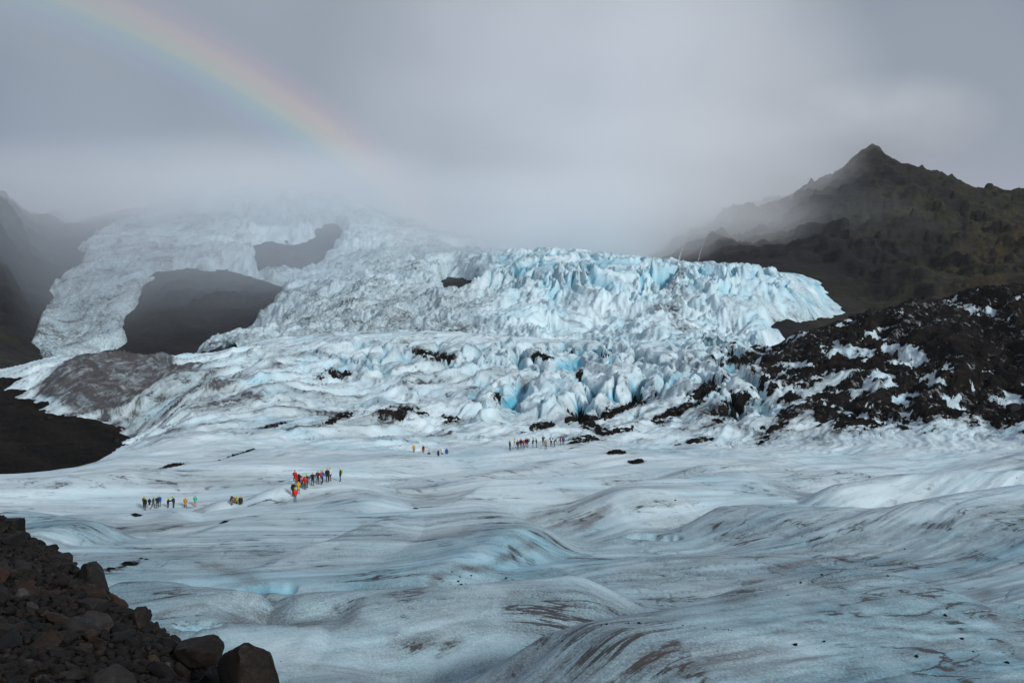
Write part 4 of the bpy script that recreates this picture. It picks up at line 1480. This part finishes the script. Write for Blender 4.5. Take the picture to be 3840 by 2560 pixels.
def hiker(u, v, dr, pose, face, jacket, trousers, helmet, label, group, pack=None, hood=False, long_=False, poles=False, h=1.75, dd=0.0, sink=0.0):
    D = ground_v(u, v, *dr) + dd
    x = (u - UC) / FOC * D
    p = POSES[pose]
    if pose not in BODY:
        BODY[pose] = body_mesh(p)
    hood = hood or helmet is None
    kj = (pose, hood, long_)
    if kj not in JACK:
        JACK[kj] = jacket_mesh(*((p,) + kj[1:]))
    o = bpy.data.objects.new('person', BODY[pose])
    o.location = (x, D, ground(x, D) - 0.02 - sink)
    o.rotation_euler = (0, 0, math.radians(face))
    k = h / 1.75
    o.scale = (k, k, k)
    link(o)
    legs = trousers if trousers != 'bare' else 'skin'
    set_mats(o, ('skin', legs, 'boots', 'dark'))
    tag(o, label, 'person', group)
    j = bpy.data.objects.new('jacket', JACK[kj])
    link(j, o)
    set_mats(j, (jacket,))
    J = pose_points(p)
    if helmet:
        q = bpy.data.objects.new('helmet', HELM)
        q.location = Vector(J['skull']) + Vector((0, 0.004, .030))
        q.rotation_euler = (0.25 * p['lean'] * 3, 0, 0)
        link(q, o)
        set_mats(q, (helmet,))
    if pack:
        q = bpy.data.objects.new('backpack', PACK)
        q.location = (Vector(J['chest']) + Vector(J['spine'])) / 2 + Vector((0, .235, .02))
        q.rotation_euler = (p['lean'] * 0.9, 0, 0)
        link(q, o)
        set_mats(q, (pack,))
    if poles:
        for n in 'LR':
            q = bpy.data.objects.new('trekking_pole', POLE)
            w = Vector(J['wrist' + n])
            foot = Vector((w.x * 1.15, w.y - .12, 0.0))
            q.location = foot
            q.rotation_euler = (Vector((w.x, w.y, w.z + .06)) - foot).to_track_quat('Z', 'Y').to_euler()
            s_ = (Vector((w.x, w.y, w.z + .06)) - foot).length / 1.1
            q.scale = (1, 1, s_)
            link(q, o)
    return o


A, B_, C_ = 'hikers at left in green helmets', 'hikers in a line in the middle', 'distant hikers in red helmets'
g1, g2, g3 = (108, 140), (112, 175), (160, 215)
def c1(cx, cy):
    return 500 + cx / 4.704, 1700 + cy / 4.704
def c2(cx, cy):
    return 1050 + cx / 7.84, 1720 + cy / 7.84
def c3(cx, cy):
    return 1500 + cx / 3.36, 1600 + cy / 3.36


H = hiker
H(*c1(205, 1003), g1, 'headhand', 170, 'black', 'black', 'lime', 'person in black lifting a hand to a green helmet, leftmost of the hikers', A, h=1.8)
H(*c1(183, 990), g1, 'stand', 150, 'mustard', 'dark', 'lime', 'person in yellow jacket mostly hidden behind the leftmost hiker in black', A, h=1.65, dd=1.2)
H(*c1(285, 990), g1, 'front', 190, 'black', 'white', None, 'person in black hooded coat and pale trousers beside the leftmost hiker', A, long_=True, h=1.55, poles=True)
H(*c1(348, 985), g1, 'stride', 100, 'olive', 'grey', 'lime', 'person in olive jacket stepping sideways, green helmet', A, h=1.72)
H(*c1(422, 980), g1, 'front', 200, 'black', 'grey', 'lime', 'person in black jacket and grey trousers next to a blue jacket', A, h=1.72, poles=True)
H(*c1(464, 976), g1, 'stand', 180, 'blue', 'grey', 'lime', 'person in bright blue jacket behind a black jacketed hiker at left', A, h=1.65, dd=0.8)
H(*c1(612, 965), g1, 'reach', 90, 'black', 'black', 'lime', 'person in black reaching out to a hiker in navy', A, sink=0.35)
H(*c1(712, 965), g1, 'reach', -90, 'navy', 'navy', 'lime', 'person in navy facing the reaching hiker in black', A, sink=0.35)
H(*c1(918, 975), g1, 'front', 185, 'mustard', 'black', 'lime', 'person in long mustard coat standing alone, green helmet', A, long_=True, h=1.7, sink=0.3)
H(*c1(1090, 970), g1, 'front', 175, 'mint', 'bare', 'lime', 'person in mint green jacket with bare legs', A, h=1.72, sink=0.1)
H(*c1(1735, 930), g1, 'bend', 80, 'tan', 'khaki', None, 'person in beige hooded jacket bending beside a child in yellow', A, sink=0.55)
H(*c1(1778, 925), g1, 'bend', -60, 'brown', 'dark', 'helmet_white', 'person in white helmet leaning over a child in yellow', A, dd=0.5, sink=0.62)
H(*c1(1818, 926), g1, 'front', 120, 'yellow', 'dark', 'lime', 'child in yellow jacket between two adults, green helmet', A, h=1.35, sink=0.35)
H(*c1(1893, 920), g1, 'stand', 180, 'dark', 'dark', 'lime', 'person in dark jacket right of the child in yellow', A, h=1.72, sink=0.6)
H(*c2(395, 1118), g2, 'stand', 180, 'black', 'black', 'helmet_white', 'person in black coat and pale helmet at the front left of the line', B_, h=1.8, long_=True)
H(*c2(436, 1050), g2, 'front', 190, 'red', 'dark', 'helmet_red', 'person in red jacket with red helmet behind the black coat', B_, dd=4, h=1.75)
H(*c2(520, 1010), g2, 'stand', 180, 'scarlet', 'dark', None, 'person in red hooded jacket behind the yellow raincoat', B_, dd=1.5)
H(*c2(562, 858), g2, 'akimbo', 180, 'black', 'black', None, 'person in black hood standing behind the red jackets', B_, hood=True)
H(*c2(537, 1105), g2, 'front', 185, 'yellow', 'black', None, 'person in yellow hooded raincoat behind the front hiker', B_, long_=True, h=1.65, dd=0.5)
H(*c2(440, 1290), g2, 'stand', 175, 'scarlet', 'navy', 'lime', 'person in orange red jacket, frontmost of the line', B_, pack='scarlet')
H(*c2(650, 890), g2, 'front', 180, 'pink', 'black', 'lime', 'person in pink jacket, green helmet', B_, h=1.62)
H(*c2(783, 855), g2, 'akimbo', 180, 'navy', 'black', 'lime', 'person in navy jacket just behind the bright red jacket', B_, h=1.78)
H(*c2(742, 962), g2, 'front', 190, 'red', 'black', 'lime', 'person in bright red jacket and green helmet, in the middle of the line', B_)
H(*c2(960, 825), g2, 'akimbo', 180, 'black', 'dark', 'lime', 'person all in black right of the bright red jacket', B_)
H(*c2(1112, 770), g2, 'pole', 180, 'maroon', 'black', 'lime', 'person in maroon jacket holding trekking poles', B_, poles=True)
H(*c2(1240, 755), g2, 'stride', 150, 'blue', 'black', 'lime', 'person in bright blue jacket striding with a red pack', B_, pack='scarlet', h=1.8)
H(*c2(1392, 730), g2, 'stand', 180, 'black', 'dark', 'lime', 'broad person in black beside a white jacket', B_, h=1.85)
H(*c2(1463, 715), g2, 'stand', 160, 'white', 'black', 'lime', 'person in white jacket half hidden behind the broad hiker in black', B_, dd=0.8, h=1.8)
H(*c2(1775, 675), g2, 'stand', -90, 'dark', 'black', 'helmet_white', 'person in dark clothes with yellow green backpack, standing apart', B_, pack='lime', h=1.75)
H(*c3(175, 325), g3, 'stand', 180, 'yellow', 'black', None, 'person in yellow hooded jacket, leftmost of the small far party', C_, sink=0.2)
H(*c3(293, 330), g3, 'stand', 200, 'orange', 'black', 'helmet_red', 'person in orange jacket with dark backpack in the small far party', C_, pack='black', sink=0.25)
H(*c3(365, 345), g3, 'stand', 180, 'dark', 'dark', 'helmet_red', 'person of whom only a red helmet shows above the ice', C_, sink=1.2)
H(*c3(482, 367), g3, 'stand', 120, 'black', 'black', None, 'person in black hood in the hollow of the small far party', C_, sink=0.65)
H(*c3(535, 355), g3, 'front', 180, 'white', 'grey', None, 'person in white hooded jacket in the hollow of the small far party', C_, sink=0.55)
H(*c3(588, 347), g3, 'stand', 180, 'blue', 'dark', None, 'person in blue hooded jacket, rightmost of the small far party', C_, sink=0.7)
H(*c3(1385, 293), g3, 'stand', 120, 'grey', 'black', None, 'person in grey hooded coat, leftmost of the large far party', C_, long_=True)
H(*c3(1438, 270), g3, 'stride', 90, 'lemon', 'white', 'helmet_red', 'person in pale yellow jacket and white trousers, striding', C_)
H(*c3(1484, 291), g3, 'stand', 180, 'maroon', 'black', 'helmet_red', 'person in maroon jacket with blue backpack', C_, pack='violetblue', h=1.8)
H(*c3(1523, 278), g3, 'stand', 180, 'black', 'black', 'helmet_red', 'person in black between the maroon and the red jacket', C_, h=1.85)
H(*c3(1557, 282), g3, 'front', 180, 'red', 'black', None, 'person in bright red hooded jacket in the large far party', C_)
H(*c3(1588, 265), g3, 'stand', 180, 'black', 'dark', 'helmet_red', 'person in black just right of the bright red hood', C_, h=1.75)
H(*c3(1611, 262), g3, 'stand', -90, 'black', 'black', None, 'person in black hood with black backpack', C_, pack='black', h=1.8)
H(*c3(1673, 267), g3, 'reach', 90, 'black', 'black', 'helmet_red', 'person in black reaching an arm towards an olive jacket', C_, h=1.85)
H(*c3(1720, 263), g3, 'reach', -90, 'olive', 'dark', 'lime', 'person in dark olive jacket with green helmet among red helmets', C_, h=1.78)
H(*c3(1803, 238), g3, 'camera', 150, 'brown', 'tan', 'helmet_red', 'person in brown jacket raising arms to the face', C_, h=1.85)
H(*c3(1836, 283), g3, 'stand', 180, 'beige', 'dark', None, 'person in beige hooded jacket standing in front of the brown jacket', C_)
H(*c3(1905, 247), g3, 'camera', 180, 'black', 'black', 'helmet_red', 'person in black with a pale pack and arms raised', C_, pack='white', h=1.82)
H(*c3(1942, 262), g3, 'bend', 90, 'brown', 'dark', None, 'person in dark brown bending forward', C_)
H(*c3(2022, 237), g3, 'pole', -90, 'maroon', 'grey', 'helmet_red', 'person in dull maroon jacket with poles near the right end of the far party', C_, poles=True, h=1.7)
H(*c3(2058, 232), g3, 'stand', 180, 'violetblue', 'dark', 'purple', 'person in violet blue jacket, rightmost of the large far party', C_, h=1.68, sink=0.1)


# ------------------------------------------------------------------ air
def volume_mat(name, color, density_fn=None, density=0.0, aniso=0.0):
    t = NT(name)
    p = t.n('ShaderNodeVolumePrincipled')
    p.inputs['Color'].default_value = (*color, 1)
    p.inputs['Anisotropy'].default_value = aniso
    if density_fn:
        t.l(density_fn(t), p.inputs['Density'])
    else:
        p.inputs['Density'].default_value = density
    t.l(p.outputs[0], t.out.inputs['Volume'])
    return t.m


def box(name, lo, hi, mat):
    v = [(x, y, z) for x in (lo[0], hi[0]) for y in (lo[1], hi[1]) for z in (lo[2], hi[2])]
    f = [(0, 1, 3, 2), (4, 6, 7, 5), (0, 4, 5, 1), (2, 3, 7, 6), (0, 2, 6, 4), (1, 5, 7, 3)]
    return mesh_np(name, v, f, mat, smooth=False)


haze = box('haze', (-1500, -60, -110), (1700, 2160, 470), volume_mat('haze_air', (0.90, 0.94, 1.0), density=0.00002))
tag(haze, 'thin pale mist in the air over the whole valley', 'haze', kind='stuff')


def cloud(cx, cy, cz_, rx, ry, rz, dens, label, col=(0.955, 0.978, 1.0)):
    bm = bmesh.new()
    bmesh.ops.create_icosphere(bm, subdivisions=4, radius=1.0)
    me = bpy.data.meshes.new('cloud')
    bm.to_mesh(me)
    bm.free()

    def fn(t):
        tc = t.n('ShaderNodeTexCoord')
        ln = t.n('ShaderNodeVectorMath', operation='LENGTH')
        t.l(tc.outputs['Object'], ln.inputs[0])
        r2 = t.math('MULTIPLY', ln.outputs['Value'], ln.outputs['Value'])
        fall = t.math('MAXIMUM', t.math('SUBTRACT', 1.0, r2), 0.0)
        nz = t.rng(t.noise(tc.outputs['Object'], 1.7, 2.0, 0.5), 0.35, 0.65, 0.45, 1.35)
        return t.math('MULTIPLY', t.math('MULTIPLY', t.math('POWER', fall, 1.5), nz), dens)
    m = volume_mat('cloud_vapour', col, fn)
    me.materials.append(m)
    o = bpy.data.objects.new('cloud', me)
    o.location = (cx, cy, cz_)
    o.scale = (rx, ry, rz)
    link(o)
    return tag(o, label, 'cloud', kind='stuff')


MIST = (0.84, 0.92, 1.0)
cloud(120, 1500, 440, 450, 400, 330, 0.0060, 'thick cloud bank hiding the head of the icefall')
cloud(-430, 1400, 285, 500, 280, 88, 0.0085, 'low pale cloud lying on the upper ice at left')
cloud(190, 1340, 300, 300, 240, 125, 0.0085, 'cloud clinging to the left flank of the peak')
cloud(540, 1480, 420, 190, 170, 70, 0.0085, 'wisp of cloud wrapped round the top of the peak')
cloud(-560, 1030, 165, 460, 300, 220, 0.0019, 'thin veil of mist before the rock face at left', MIST)
cloud(-230, 1010, 170, 300, 240, 150, 0.0022, 'thin mist before the grey middle of the icefall', MIST)
cloud(90, 1130, 205, 290, 190, 85, 0.0110, 'low fog spilling over the rim of the icefall')
cloud(330, 1120, 170, 190, 130, 110, 0.0018, 'thin mist before the foot of the dark mountain', MIST)
